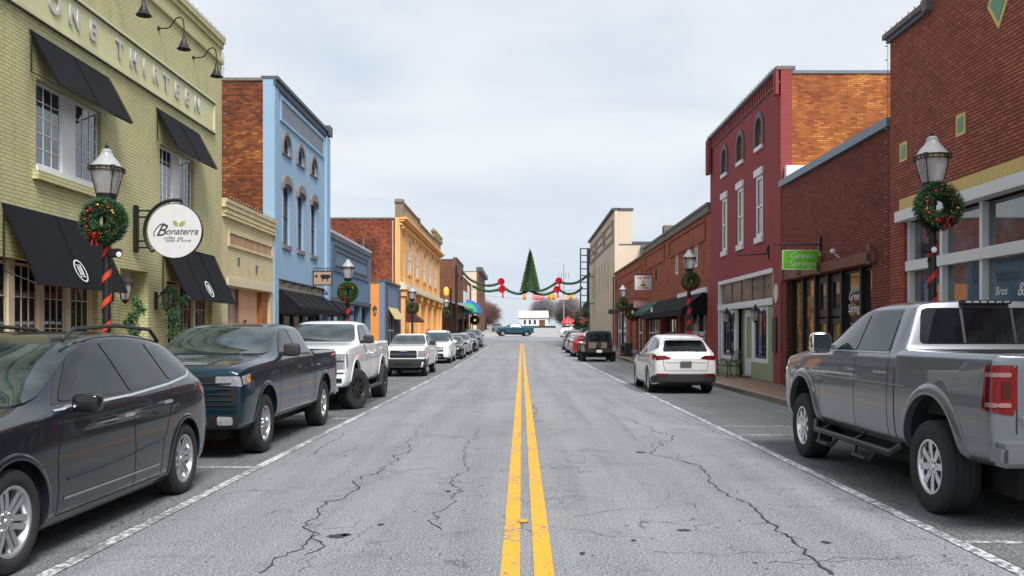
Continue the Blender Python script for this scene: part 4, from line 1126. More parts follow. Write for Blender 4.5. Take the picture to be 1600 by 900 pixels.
# far mast
m = MB().tube([(9.4, 200, gz(200)), (9.4, 200, 17.2)], [.16, .08], 8)
m.tube([(8.2, 200, 14.6), (10.6, 200, 14.6)], .05, 5)
for x in (8.3, 8.9, 9.9, 10.5): m.tube([(x, 200, 14.0), (x, 200, 15.3)], .07, 5)
top_mesh(m, 'radio_mast', plain('galvanised', (.28, .3, .32), .5, .3), 'slim grey mast with a small antenna crossbar in the distance', 'mast')
# ---------------------------------------------------------------- street furniture and decorations
M_globe = None
def _globe():
    m, n, l, b = new_mat('frosted_globe')
    b.inputs['Base Color'].default_value = (.62, .62, .62, 1); b.inputs['Roughness'].default_value = .25
    b.inputs['Transmission Weight'].default_value = .6; b.inputs['Coat Weight'].default_value = .5
    g = n.new("ShaderNodeTexCoord").outputs['Object']
    w = n.new("ShaderNodeTexWave"); w.inputs['Scale'].default_value = 9; l.new(g, w.inputs['Vector'])
    _bump(n, l, b, w.outputs['Fac'], .4, .01)
    return m
M_globe = _globe()
M_cap = plain('frosted_cap', (.36, .37, .39), .3)
M_red = plain('red_ribbon', (.42, .012, .018), .45, var=.3, scale=8)
M_orr = plain('orange_red_ribbon', (.62, .06, .02), .45, var=.25, scale=8)
M_fir = plain('fir_green', (.018, .07, .026), .75, var=.6, scale=14)
M_fir2 = plain('fir_tip_green', (.04, .12, .035), .75, var=.5, scale=14)
M_gold = plain('gold_ornament', (.6, .35, .08), .25, .8)
M_orn = plain('red_ornament', (.5, .02, .02), .2, .2)

def lamp_post(x, y, h, lab):
    z = gz(y) + .13; s = 1.0
    t = thing('street_lamp', lab, 'street lamp', (x, y, z), 'acorn street lamps along both pavements')
    c = (x, y, z)
    MB().lathe([(.24, 0), (.24, .06), (.19, .1), (.17, .16), (.15, .2), (.14, .6), (.16, .64), (.12, .7), (.085, .8), (.08, .9)], 16, 'z', c).build('base', M_black, t, 40)
    MB().lathe([(.07, .88), (.058, h - 1.2), (.075, h - 1.19), (.075, h - 1.15), (.06, h - 1.13), (.06, h - 1.05)], 14, 'z', c).build('pole', M_black, t, 40)
    MB().lathe([(.06, h - 1.06), (.09, h - 1.02), (.075, h - .98), (.15, h - .92), (.165, h - .86), (.165, h - .83)], 20, 'z', c).build('fitter', M_black, t, 40)
    g = MB().lathe([(.15, h - .83), (.18, h - .72), (.215, h - .58), (.235, h - .49), (.238, h - .46)], 24, 'z', c).build('globe', M_globe, t, 60)
    b = MB()
    for (za, zb, r) in ((h - .46, h - .445, .258), (h - .405, h - .385, .262)): b.lathe([(r - .03, za), (r, za), (r, zb), (r - .03, zb)], 28, 'z', c, True)
    for k in range(16):
        a = k * math.pi / 8; X, Y_ = x + .25 * math.cos(a), y + .25 * math.sin(a)
        b.tube([(X, Y_, z + h - .45), (X, Y_, z + h - .395)], .008, 4)
    for k in range(4):
        a = math.pi / 4 + k * math.pi / 2; ca, sa = math.cos(a), math.sin(a)
        b.tube([(x + .17 * ca, y + .17 * sa, z + h - .84), (x + .215 * ca, y + .215 * sa, z + h - .66), (x + .262 * ca, y + .262 * sa, z + h - .45)], .009, 5)
        b.lathe([(.001, -.05), (.04, -.04), (.04, .04), (.001, .05)], 8, 'z', (x + .268 * ca, y + .268 * sa, z + h - .42))
    b.build('cage', M_black, t)
    MB().lathe([(.232, h - .45), (.236, h - .4)], 24, 'z', c).build('light_band', plain('warm_slot', (.7, .58, .3), .4), t)
    MB().lathe([(.25, h - .384), (.235, h - .36), (.17, h - .27), (.11, h - .2), (.085, h - .14), (.09, h - .12), (.06, h - .09), (.03, h - .08)], 24, 'z', c).build('cap', M_cap, t, 50)
    MB().lathe([(.03, h - .085), (.02, h - .07), (.035, h - .04), (.018, h - .015), (.012, h - .01), (.001, h + .03)], 10, 'z', c).build('finial', M_black, t, 50)
    return t
LAMPS = [(-6.9, 14.9, 4.72, 'black acorn street lamp before the green building, left of the round hanging sign'),
         (-6.9, 35.6, 4.6, 'black acorn street lamp in front of the slate blue shop'),
         (-6.9, 56.5, 4.5, 'black acorn street lamp beside the ornate yellow building'),
         (-6.9, 82, 4.5, 'distant acorn street lamp against the brown corner building'),
         (6.6, 14.4, 4.82, 'black acorn street lamp in front of the white framed windows of the big brick building'),
         (6.6, 35.3, 4.95, 'black acorn street lamp beside the long black awning of the orange red shops'),
         (6.6, 58.5, 4.7, 'black acorn street lamp by the pink shop door'),
         (-6.6, 121, 3.9, 'distant acorn street lamp with dark wreath at the corner planter')]
for a in LAMPS: lamp_post(*a)

# wreaths share one set of meshes
def fir_ring(mb, mb2, r, tr, n, s, rg, c=(0, 0, 0)):
    for i in range(n):
        a = rg.random() * 6.283; b = rg.random() * 6.283; q = tr * (.55 + .45 * rg.random())
        rad = Vector((math.cos(a), 0, math.sin(a))); o_ = (rad * math.cos(b) + Vector((0, 1, 0)) * math.sin(b))
        p = Vector(c) + rad * r + o_ * q
        d = (o_ * .9 + Vector((-math.sin(a), 0, math.cos(a))) * rg.uniform(.2, 1.1) + Vector((rg.uniform(-.4, .4), rg.uniform(-.4, .4), rg.uniform(-.4, .4)))).normalized() * s * rg.uniform(.7, 1.4)
        w = d.orthogonal().normalized() * s * .13
        (mb if rg.random() < .7 else mb2).bm.faces.new([(mb if False else None) or v for v in []]) if False else None
        M = mb if rg.random() < .7 else mb2
        M.bm.faces.new([M.bm.verts.new(v) for v in (p - w, p + w, p + d + w * .4, p + d - w * .4)])
def bow(mb, c, s, rg=None):
    c = Vector(c)
    for sg in (-1, 1):
        for (up, L) in ((.25, 1.0), (-.05, .85)):
            pts = [c, c + Vector((sg * s * .5 * L, -.05, s * (.35 + up))), c + Vector((sg * s * L, -.07, s * (.1 + up))), c + Vector((sg * s * .6 * L, -.05, s * (-.2 + up))), c + Vector((0, -.02, 0))]
            for a, b in zip(pts, pts[1:]):
                w = Vector((0, s * .22, 0)); mb.quad(a - w, b - w, b + w, a + w)
        pts = [c, c + Vector((sg * s * .25, -.03, -s * .5)), c + Vector((sg * s * .4, -.02, -s * 1.1))]
        for a, b in zip(pts, pts[1:]):
            w = Vector((s * .12, 0, 0)); mb.quad(a - w, a + w, b + w, b - w)
    mb.lathe([(.001, -s * .18), (s * .18, -s * .1), (s * .18, s * .1), (.001, s * .18)], 8, 'z', c + Vector((0, -.03, 0)))
def wreath(bowpos, seed, light=True, rr=.265):
    rg = random.Random(seed)
    t = thing('wreath', 'x', 'wreath', (0, 0, 0), 'green wreaths hung on the street lamps')
    a, b = MB(), MB(); fir_ring(a, b, rr, .135, 6500, .06, rg)
    MB().lathe([(rr - .07, -.06), (rr + .07, -.06), (rr + .07, .06), (rr - .07, .06)], 24, 'y', closed=True).build('ring_core', M_fir, t)
    f = a.build('foliage', M_fir, t, recalc=False); b.build('fir_tips', M_fir2, f, recalc=False)
    w = MB(); bow(w, bowpos, .13); w.build('bow', M_red, t, recalc=False)
    for i in range(9):
        an = rg.random() * 6.283; p = (rr * math.cos(an), -.13 - rg.random() * .02, rr * math.sin(an))
        MB().lathe([(.001, -.03), (.022, -.02), (.03, 0), (.022, .02), (.001, .03)], 8, 'z', p).build('ornament', M_orn if i % 3 else M_gold, t, 60)
    l_ = MB()
    for i in range(112):
        an = rg.random() * 6.283; q = rr + rg.uniform(-.09, .09); p = (q * math.cos(an), -.125, q * math.sin(an))
        l_.lathe([(.001, -.005), (.005, 0), (.001, .005)], 5, 'z', p)
    l_.build('light_string', plain('warm_bulb', (1.0, .62, .2), .3, emit=.3), t)['kind'] = 'stuff'
    return t
index_kids()
w1 = wreath((-.10, -.12, -.30), 1)
w1.location = (-6.88, 14.75, 3.55); w1['label'] = 'fir wreath with red bow and orange ornaments on the lamp before the green building'
w1.scale = (.93,) * 3
w2 = wreath((.08, -.12, -.26), 2)
w2.location = (6.63, 14.25, 3.72); w2['label'] = 'fir wreath with red bow on the lamp before the big brick building'
w2.scale = (.93,) * 3
index_kids()
for (x, y, z, sc, lab) in ((-6.88, 35.45, 3.35, 1.0, 'fir wreath on the lamp in front of the slate blue shop'), (-6.85, 56.3, 3.3, .95, 'fir wreath on the lamp beside the ornate yellow building'),
                      (-6.85, 81.8, 3.5, .95, 'distant fir wreath on the lamp before the brown corner building'), (6.63, 35.15, 3.75, .9, 'fir wreath on the lamp beside the long black awning'),
                      (6.55, 58.3, 3.6, 1.0, 'fir wreath on the lamp by the pink door, left of the pair'), (7.3, 58.6, 3.1, 1.35, 'larger dark wreath hanging right of the lamp by the pink door'),
                      (-6.3, 120.8, 3.5, 1.6, 'distant dark wreath on the lamp at the corner planter')):
    c = copy_tree(w1 if x < 0 else w2, (x, y, z), lab); c.scale = (sc,) * 3
# ribbon wound round the posts
def ribbon(x, y, z0, z1, r, mt, lab, w=.11):
    m = MB(); N = 60; T = (z1 - z0) / .42
    for i in range(N):
        a0, a1 = 2 * math.pi * T * i / N, 2 * math.pi * T * (i + 1) / N; q0, q1 = z0 + (z1 - z0) * i / N, z0 + (z1 - z0) * (i + 1) / N
        m.quad((x + r * math.cos(a0), y + r * math.sin(a0), q0), (x + r * math.cos(a1), y + r * math.sin(a1), q1), (x + r * math.cos(a1), y + r * math.sin(a1), q1 + w), (x + r * math.cos(a0), y + r * math.sin(a0), q0 + w))
    top_mesh(m, 'ribbon', mt, lab, 'ribbon', 'ribbons wound round the lamp posts', 60)
ribbon(-6.9, 14.9, 1.0, 3.2, .075, M_orr, 'orange red ribbon wound round the lamp post before the green building')
ribbon(6.6, 14.4, 1.0, 3.3, .075, M_red, 'red ribbon wound round the lamp post before the big brick building')
ribbon(-6.9, 35.6, .9, 3.1, .09, M_red, 'red ribbon wound round the lamp post by the slate blue shop', .2)
ribbon(6.6, 35.3, .9, 3.3, .09, M_red, 'red ribbon wound round the lamp post by the long black awning', .2)
def camera_box(x, y, z, lab, mt2):
    t = thing('lamp_ornament', lab, 'ornament', (x, y, z))
    MB().box(x - .09, x + .09, y - .1, y + .05, z - .06, z + .08, .02).build('body', mt2, t)
    MB().lathe([(.001, -.012), (.045, -.006), (.045, .006), (.001, .012)], 12, 'y', (x + .1, y - .12, z - .02)).build('disc', M_white, t)
camera_box(-6.72, 14.85, 3.02, 'small white and black ornament under the left wreath', M_black)
camera_box(6.45, 14.35, 3.05, 'small black and white ornament under the right wreath', M_black)
# round hanging sign
t = thing('round_hanging_sign', 'round white hanging sign with black script and two green leaves', 'sign', (-8.4, 19.4, 3.92))
P = Sf(19.36); cx, cz, r_ = -7.50, 3.92, .585
circ = lambda r, n=48: [(cx + r * math.cos(2 * math.pi * k / n), cz + r * math.sin(2 * math.pi * k / n)) for k in range(n)]
pn = MB().slab(P, circ(r_), [], -.09, 0).build('panel', plain('sign_white', (.62, .63, .64), .5), t)
MB().slab(P, circ(r_ + .012), [circ(r_)], -.09, .004).build('rim', M_black, t)
arc = [(cx + .67 * math.cos(a), 19.41, cz + .67 * math.sin(a)) for a in [R(78 + (222 - 78) * k / 26) for k in range(27)]]
m = MB()
for a, b in zip(arc, arc[1:]): pass
m.tube(arc, .038, 8).tube([arc[0], (arc[0][0], 19.41, cz + .585)], .022, 6).tube([arc[-1], (cx - .43, 19.41, cz - .4)], .022, 6)
for z in (4.36, 4.22, 3.70, 3.56): m.tube([(-8.38, 19.41, z), (cx - math.sqrt(max(0, .67 ** 2 - (z - cz) ** 2)), 19.41, z)], .02, 6)
m.box(-8.398, -8.30, 19.35, 19.47, 3.45, 4.48, .02)
m.build('bracket', M_black, t, 50)
def strokes(mb, sc, lst, r=.011, d=.012):
    for st in lst:
        pts = [Vector(q) for q in st]; out = []
        for i in range(len(pts) - 1):
            p0, p1, p2, p3 = pts[max(i - 1, 0)], pts[i], pts[i + 1], pts[min(i + 2, len(pts) - 1)]
            for k in range(6):
                u = k / 6; out.append(.5 * ((2 * p1) + (p2 - p0) * u + (2 * p0 - 5 * p1 + 4 * p2 - p3) * u * u + (3 * p1 - p0 - 3 * p2 + p3) * u ** 3))
        out.append(pts[-1]); mb.tube([P(cx + q[0] * sc, cz + q[1] * sc, d) for q in out], r, 5)
# script word drawn as strokes (unit = sign radius)
W = [[(-.66, -.14), (-.74, -.25), (-.66, -.3), (-.52, -.18), (-.42, .05), (-.35, .22), (-.45, .24), (-.58, .12), (-.64, -.02), (-.58, -.05), (-.44, .02), (-.34, .14), (-.33, .22), (-.40, .17), (-.46, .02), (-.38, -.02), (-.36, -.1), (-.46, -.17), (-.55, -.16)],
     [(-.34, -.08), (-.27, -.02), (-.30, -.1), (-.25, -.13), (-.2, -.06), (-.26, -.01), (-.18, -.04), (-.16, -.12), (-.12, -.02), (-.08, -.03), (-.08, -.12), (-.02, -.06)],
     [(.07, -.01), (.0, -.04), (.01, -.12), (.07, -.06), (.07, -.11), (.14, -.08), (.22, .1), (.17, -.08), (.22, -.1), (.28, -.05)],
     [(.12, .03), (.28, .06)],
     [(.24, -.07), (.31, -.02), (.27, 0.0), (.26, -.09), (.33, -.09), (.38, .0), (.40, .03), (.43, -.01), (.42, -.09), (.47, .0), (.49, .02), (.53, -.02), (.52, -.09), (.57, -.04)],
     [(.66, -.01), (.58, -.04), (.58, -.11), (.65, -.06), (.66, -.12), (.72, -.08), (.74, -.02)]]
ink = plain('ink_black', (.03, .03, .035), .6)
text('B', 'script_lettering', ink, pn, P, cx - .53 * r_, cz + .0 * r_, .36, .004, .003, shear=.5)
m = MB(); strokes(m, r_, [[(-.72, -.2), (-.76, -.1), (-.66, .1), (-.5, .24), (-.34, .26)]], .007); m.build('flourish', ink, pn)
text('onaterra', 'script_lettering', ink, pn, P, cx + .26 * r_, cz - .03 * r_, .205, .004, .003, shear=.4, space=.98)
for (s, a, b, sz) in (('coffee  tea', -.05, -.26, .10), ('cakes & more', .12, -.36, .10)): text(s, 'small_lettering', plain('grey_print', (.2, .2, .22), .6), pn, P, cx + a * r_, cz + b * r_, sz, .003, .002, shear=.3)
lf = lambda c0, dx, dz, w: [(c0[0], c0[1]), (c0[0] + dx * .35 - dz * w, c0[1] + dz * .35 + dx * w), (c0[0] + dx * .8 - dz * w * .7, c0[1] + dz * .8 + dx * w * .7), (c0[0] + dx, c0[1] + dz), (c0[0] + dx * .7 + dz * w, c0[1] + dz * .7 - dx * w), (c0[0] + dx * .3 + dz * w, c0[1] + dz * .3 - dx * w)]
m = MB(); m.slab(P, lf((cx + .07, cz + .1), -.10, .12, .28), [], .001, .006); m.slab(P, lf((cx + .09, cz + .1), .15, .11, .26), [], .001, .006); m.build('leaf_emblem', plain('leaf_green', (.28, .36, .12), .6), pn)
# green rectangular sign and the empty bracket
t = thing('hanging_sign', 'bright green rectangular hanging sign over the dark red brick shop', 'sign', (8, 24, 3.4))
P = Sf(23.97); pn = MB().slab(P, rnd(rect(6.99, 7.98, 3.42, 3.92), .03), [], -.05, 0).build('panel', plain('lime_green', (.11, .40, .015), .5, var=.08), t)
MB().slab(P, rnd(rect(6.975, 7.995, 3.405, 3.935), .035), [rnd(rect(7.0, 7.97, 3.43, 3.91), .03)], -.055, .006).build('rim', plain('pale_green_rim', (.45, .6, .3), .5), t)
pg = plain('pale_lettering', (.42, .62, .40), .5)
text('Green', 'lettering', pg, pn, P, 7.50, 3.775, .25, .003, .003, shear=.2); text('Springs', 'lettering', pg, pn, P, 7.50, 3.565, .25, .003, .003, shear=.2)
m = MB().tube([(8.0, 24, 4.08), (6.75, 24, 4.08)], .018, 6).tube([(7.2, 24, 4.08), (7.2, 24, 3.93)], .008, 4).tube([(7.8, 24, 4.08), (7.8, 24, 3.93)], .008, 4).box(7.96, 8.01, 23.95, 24.05, 3.9, 4.3); m.build('bracket', M_black, t)
m = MB().lathe([(.001, -.07), (.05, -.05), (.06, .04), (.001, .07)], 10, 'y', (8.1 - .25, 22.6, 3.78)).tube([(8.02, 22.6, 3.6), (7.87, 22.6, 3.75)], .02, 6)
top_mesh(m, 'flood_light', M_white, 'small white flood light on the dark red brick wall beside the green sign', 'flood light')
m = MB().tube([(8.0, 29, 4.28), (6.95, 29, 4.22)], .02, 6).tube([(7.95, 29, 4.28), (7.95, 29, 4.5)], .02, 6).box(7.96, 8.0, 28.95, 29.05, 4.1, 4.55)
top_mesh(m, 'sign_bracket', M_black, 'empty black iron sign bracket on the burgundy wall', 'bracket')
for y in (29.6, 33.4): lantern(8.0, y if y < 30 else 33.75, 2.35, 'black wall lantern on the right of the burgundy shopfront' if y < 30 else 'black wall lantern on the left of the burgundy shopfront', -1, 1.1)
# wooden picture sign on the blue building
t = thing('hanging_sign', 'wooden hanging sign with dark animal shape at the corner of the blue building', 'sign', (-8.4, 36, 3.6))
P = Sf(36.0); pn = MB().slab(P, rect(-8.36, -7.64, 3.66, 4.2), [], -.05, 0).build('panel', plain('sign_wood', (.36, .24, .17), .8, var=.3, scale=8), t)
MB().slab(P, rect(-8.39, -7.61, 3.63, 4.23), [rect(-8.35, -7.65, 3.67, 4.19)], -.055, .01).build('rim', M_black, t)
m = MB(); m.slab(P, [(-8.0 + .2 * math.cos(a) * (1 + .15 * math.sin(3 * a)) + .12, 3.98 + .11 * math.sin(a) * (1 + .2 * math.cos(2 * a))) for a in [math.pi * k / 12 for k in range(24)]], [], .001, .006)
m.slab(P, rect(-8.02, -7.98, 3.8, 3.92), [], .001, .006).slab(P, rect(-7.82, -7.78, 3.8, 3.92), [], .001, .006); m.slab(P, [(-8.25 + .06 * math.cos(a), 4.0 + .06 * math.sin(a)) for a in [math.pi * k / 8 for k in range(16)]], [], .001, .006)
m.build('animal_shape', M_black, pn)
MB().tube([(-8.38, 36, 4.32), (-7.5, 36, 4.32)], .016, 6).tube([(-8.2, 36, 4.32), (-8.2, 36, 4.2)], .01, 4).tube([(-7.8, 36, 4.32), (-7.8, 36, 4.2)], .01, 4).build('bracket', M_black, t)
# white sign and the pink one below
t = thing('hanging_sign', 'white square hanging sign with red lettering above the terracotta shops', 'sign', (8, 55, 4.4))
P = Sf(55.0); pn = MB().slab(P, rect(6.95, 7.97, 4.38, 5.25), [], -.06, 0).build('panel', M_white, t)
rp = plain('red_print', (.5, .03, .03), .6)
text('THE SPOT', 'lettering', rp, pn, P, 7.46, 5.1, .2, .004, .003, bold=.006); text('ON MAIN', 'lettering', rp, pn, P, 7.46, 4.5, .17, .004, .003, bold=.004)
m = MB(); m.slab(P, rect(7.38, 7.54, 4.7, 4.95), [], .001, .008).build('flame_mark', plain('orange_print', (.7, .3, .03), .6), pn)
m = MB(); m.slab(P, rect(7.3, 7.62, 4.62, 4.7), [], .001, .008).build('base_mark', M_black, pn)
MB().tube([(8, 55, 5.35), (6.8, 55, 5.35)], .025, 6).tube([(7.9, 55, 5.35), (7.9, 55, 5.8), (7.6, 55, 5.35)], .02, 6).build('bracket', M_black, t)
t = thing('hanging_sign', 'small pink and white hanging sign below the white square sign', 'sign', (8, 56.5, 3.3))
P = Sf(56.5); pn = MB().slab(P, rect(7.05, 7.97, 3.3, 3.75), [], -.05, 0).build('panel', plain('pink_panel', (.6, .3, .3), .6), t)
text('OPEN', 'lettering', M_white, pn, P, 7.5, 3.52, .28, .004, .003)
MB().tube([(8, 56.5, 3.9), (5.9, 56.5, 3.9)], .02, 6).tube([(7.2, 56.5, 3.9), (7.2, 56.5, 3.75)], .012, 4).build('bracket', M_black, t)
m = MB().box(5.6, 6.35, 57.8, 57.86, 2.95, 3.25).tube([(6.6, 58.4, 3.1), (5.65, 57.88, 3.1)], .02, 5)
o = top_mesh(m, 'street_name_sign', M_black, 'small black sign with pale border left of the lamp by the pink door', 'sign')
# utility poles, amber signal
m = MB().tube([(-7.0, 96, gz(96)), (-7.0, 96, 9.0)], [.15, .12], 8); top_mesh(m, 'utility_pole', M_black, 'tall black utility pole before the brown corner building', 'utility pole')
t = thing('signal_pole', 'shorter black pole carrying an amber lit lantern by the brown building', 'signal', (-7.5, 95, gz(95)))
MB().tube([(-7.5, 95, gz(95)), (-7.5, 95, 6.5)], .1, 8).tube([(-7.5, 95, 6.2), (-8.1, 95, 6.2)], .05, 6).build('pole', M_black, t)
MB().lathe([(.001, 5.6), (.25, 5.8), (.3, 6.3), (.15, 6.6), (.001, 6.65)], 10, 'z', (-8.0, 95, 0)).build('lamp', plain('amber_glow', (.9, .42, .05), .4, emit=.5), t)
# span wire with signals and signs
YW = 132; zw = 7.6
m = MB().tube([(-14, YW, 9.2), (-7, YW, 8.1), (1, YW, zw), (8, YW, 8.1), (14, YW, 9.2)], .03, 4).tube([(-14, YW, 8.6), (-7, YW, 7.4), (1, YW, 6.75), (8, YW, 7.3), (14, YW, 8.6)], .02, 4)
top_mesh(m, 'span_wire', M_black, 'pair of thin black wires carrying the signals across the junction', 'wire')
M_sigy = plain('signal_yellow', (.7, .34, .05), .5)
def signal(x, lab):
    t = thing('traffic_signal', lab, 'traffic signal', (x, YW, 6.6), 'yellow signals on the span wire')
    MB().box(x - .28, x + .28, YW - .3, YW, 6.65, 7.5, .06).build('housing', M_sigy, t)
    MB().lathe([(.001, -.0), (.17, .01), (.2, .02), (.2, .16), (.21, .16), (.21, 0)], 14, 'y', (x, YW - .46, 7.1)).build('visor', M_sigy, t)
    MB().lathe([(.001, 0), (.16, .01), (.16, .05)], 14, 'y', (x, YW - .37, 7.1)).build('lens', plain('dark_lens', (.2, .05, .02), .3), t)
for x, lab in ((.45, 'yellow hanging signal left of the red STOP board'), (4.1, 'yellow hanging signal right of the red STOP board'), (4.75, 'yellow hanging signal touching the cream board'), (7.35, 'yellow hanging signal right of the cream board')): signal(x, lab)
P = Sf(YW)
t = thing('stop_board', 'red rectangular board reading STOP hung over the junction', 'sign', (2.4, YW, 6.6))
pn = MB().slab(P, rect(1.6, 3.15, 6.68, 7.5), [], 0, .04).build('panel', plain('sign_red', (.55, .015, .03), .5), t); text('STOP', 'lettering', M_white, pn, P, 2.37, 7.08, .62, .045, .01, bold=.01)
t = thing('name_board', 'blank cream rectangular board hung between two yellow signals', 'sign', (5.9, YW, 6.6))
MB().slab(P, rect(5.05, 6.95, 6.7, 7.35), [], 0, .04).build('panel', plain('cream_board', (.5, .46, .36), .6), t)

# garlands across the street
YG = 104
def g3(px, py, y=YG): return Vector(((px - 815) / 1400 * y, y, 1.7 + (521 - py) / 1400 * y))
def garland(pts, lab, r=.25, seed=0):
    P_ = [g3(*p) for p in pts]; rg = random.Random(seed)
    t = thing('garland', lab, 'garland', tuple(P_[0]), 'fir garlands strung across the street')
    out = []
    for i in range(len(P_) - 1):
        p0, p1, p2, p3 = P_[max(i - 1, 0)], P_[i], P_[i + 1], P_[min(i + 2, len(P_) - 1)]
        for k in range(10):
            u = k / 10; out.append(.5 * ((2 * p1) + (p2 - p0) * u + (2 * p0 - 5 * p1 + 4 * p2 - p3) * u * u + (3 * p1 - p0 - 3 * p2 + p3) * u ** 3))
    out.append(P_[-1]); m = MB(); m.tube(out, r * .55, 6)
    for a, b in zip(out, out[1:]):
        for _ in range(int((b - a).length / .007)):
            p = a.lerp(b, rg.random()); v = Vector((rg.gauss(0, 1), rg.gauss(0, 1), rg.gauss(0, 1))).normalized()
            w = v.orthogonal().normalized() * .02; q = p + v * r * rg.uniform(.8, 1.5)
            m.bm.faces.new([m.bm.verts.new(c) for c in (p - w, p + w, q)])
    m.build('foliage', M_fir, t, recalc=False)
garland([(722, 424), (735, 437), (755, 445), (768, 446), (782, 442)], 'upper left fir garland from the brown building to the left bows', seed=1)
garland([(738, 447), (750, 452), (764, 455), (782, 452)], 'lower left fir garland ending at the left bows', seed=2)
garland([(784, 446), (796, 455), (812, 459), (828, 453)], 'fir garland between the left bows and the hanging tree', seed=3)
garland([(828, 453), (845, 454), (858, 449), (872, 440)], 'upper fir garland between the hanging tree and the right bows', seed=4)
garland([(828, 454), (840, 459), (853, 460), (871, 453)], 'lower fir garland between the hanging tree and the right bows', seed=5)
garland([(874, 440), (886, 443), (902, 441), (922, 428)], 'upper right fir garland from the right bows to the cream building', seed=6)
garland([(874, 453), (886, 459), (900, 457), (910, 449)], 'lower right fir garland from the right bows to the metal sign frame', seed=7)
def big_bow(px, py, lab):
    c = g3(px, py, YG - .35); m = MB()
    for k in range(9):
        a = 2 * math.pi * k / 9 + .3; v = Vector((math.cos(a), 0, math.sin(a))); w = Vector((-math.sin(a), 0, math.cos(a)))
        m.quad(c, c + v * .33 + w * .18 + Vector((0, -.2, 0)), c + v * .46, c + v * .33 - w * .18 + Vector((0, -.12, 0)))
    m.lathe([(.001, -.12), (.13, 0), (.001, .12)], 8, 'z', c)
    m.quad(c, c + Vector((.15, 0, 0)), c + Vector((.25, 0, -1.0)), c + Vector((.05, 0, -1.0)))
    top_mesh(m, 'bow', plain('crimson_ribbon', (.55, .01, .03), .5), lab, 'bow', 'large red bows on the garlands')
big_bow(783, 440, 'upper red bow of the pair left of the hanging tree'); big_bow(784, 452, 'lower red bow of the pair left of the hanging tree')
big_bow(873, 439, 'upper red bow of the pair right of the hanging tree'); big_bow(870, 452, 'lower red bow of the pair right of the hanging tree')
rg = random.Random(4)
base, top = g3(828.5, 455), g3(827.5, 390)
t = thing('hanging_christmas_tree', 'tall dark green Christmas tree decoration with small lights hung over the street', 'tree decoration', tuple(base))
m, m2, l_ = MB(), MB(), MB()
H = top.z - base.z
for i in range(15000):
    k = rg.random() ** .62; k = 1 - k if False else rg.random() ** 1.4
    r0 = 1.14 * (1 - k) ** .9 + .03 + .03 * math.sin(k * 70); a = rg.random() * 6.283; q = r0 * (.6 + .4 * rg.random())
    p = base + Vector((q * math.cos(a), q * math.sin(a) * .8, H * k * .97)); v = Vector((math.cos(a), math.sin(a) * .8, -.35 + rg.uniform(-.4, .3))).normalized() * .13
    w = v.orthogonal().normalized() * .03; M = m if rg.random() < .65 else m2
    M.bm.faces.new([M.bm.verts.new(c) for c in (p - w, p + w, p + v)])
f = m.build('foliage', M_fir, t, recalc=False); m2.build('fir_tips', M_fir2, f, recalc=False)
for i in range(130):
    k = rg.random() ** 1.5; a = rg.random() * 6.283; q = 1.16 * (1 - k) ** .9 + .04
    l_.lathe([(.001, -.022), (.022, 0), (.001, .022)], 5, 'z', base + Vector((q * math.cos(a), q * math.sin(a) * .8, H * k * .97)))
l_.build('light_string', plain('warm_bulb', (1.0, .62, .2), .3, emit=.3), t)['kind'] = 'stuff'
MB().lathe([(.001, 0), (.9, .02), (.55, H * .35), (.06, H * .95), (.001, H)], 14, 'z', base).build('core', M_fir, t)
MB().lathe([(.001, -.18), (.1, 0), (.001, .25)], 5, 'z', top).build('star', M_gold, t)

# bench, plants, planters, bins
t = thing('iron_bench', 'black iron bench with curled arms in front of the burgundy shopfront', 'bench', (7.6, 32.4, .13))
m = MB()
for y in (31.7, 33.1): MB().tube([(7.25, y, .13), (7.3, y, .5), (7.25, y, .7), (7.5, y, .74), (7.72, y, .5)], .018, 6).tube([(7.75, y, .13), (7.7, y, .5), (7.8, y, 1.0)], .018, 6).build('side_frame', M_black, t)
m = MB()
for k in range(6): x = 7.3 + k * .08; m.box(x, x + .05, 31.7, 33.1, .53, .55)
m.build('seat', M_black, t)
m = MB().tube([(7.8, 31.7, 1.0), (7.8, 32.4, 1.08), (7.8, 33.1, 1.0)], .018, 6).tube([(7.74, 31.7, .65), (7.74, 33.1, .65)], .014, 6)
for k in range(9): y = 31.8 + k * .15; m.tube([(7.74, y, .65), (7.8, y, 1.02)], .009, 4)
m.build('backrest', M_black, t)
def potted(x, y, h, r, lab, seed, red=False):
    rg = random.Random(seed); z = .13
    t = thing('potted_plant', lab, 'plant', (x, y, z)); m = MB()
    for i in range(14): k = i / 13; leafblob(m, (x + rg.gauss(0, r * .25), y + rg.gauss(0, r * .25), z + .45 + (h - .45) * k), (r * (1 - .5 * k), r * (1 - .5 * k), .16), 90, .05, rg)
    m.build('foliage', M_fir2, t, recalc=False)
    MB().lathe([(.15, 0), (.22, .4), (.24, .42), (.2, .43)], 14, 'z', (x, y, z)).build('pot', M_dgrey, t, 40)
potted(-7.95, 20.6, 2.5, .34, 'tall leafy plant in a pot by the second shop window of the green building', 3)
potted(-7.95, 18.35, 2.2, .2, 'slim leafy plant in a pot beside the white shop door', 4)
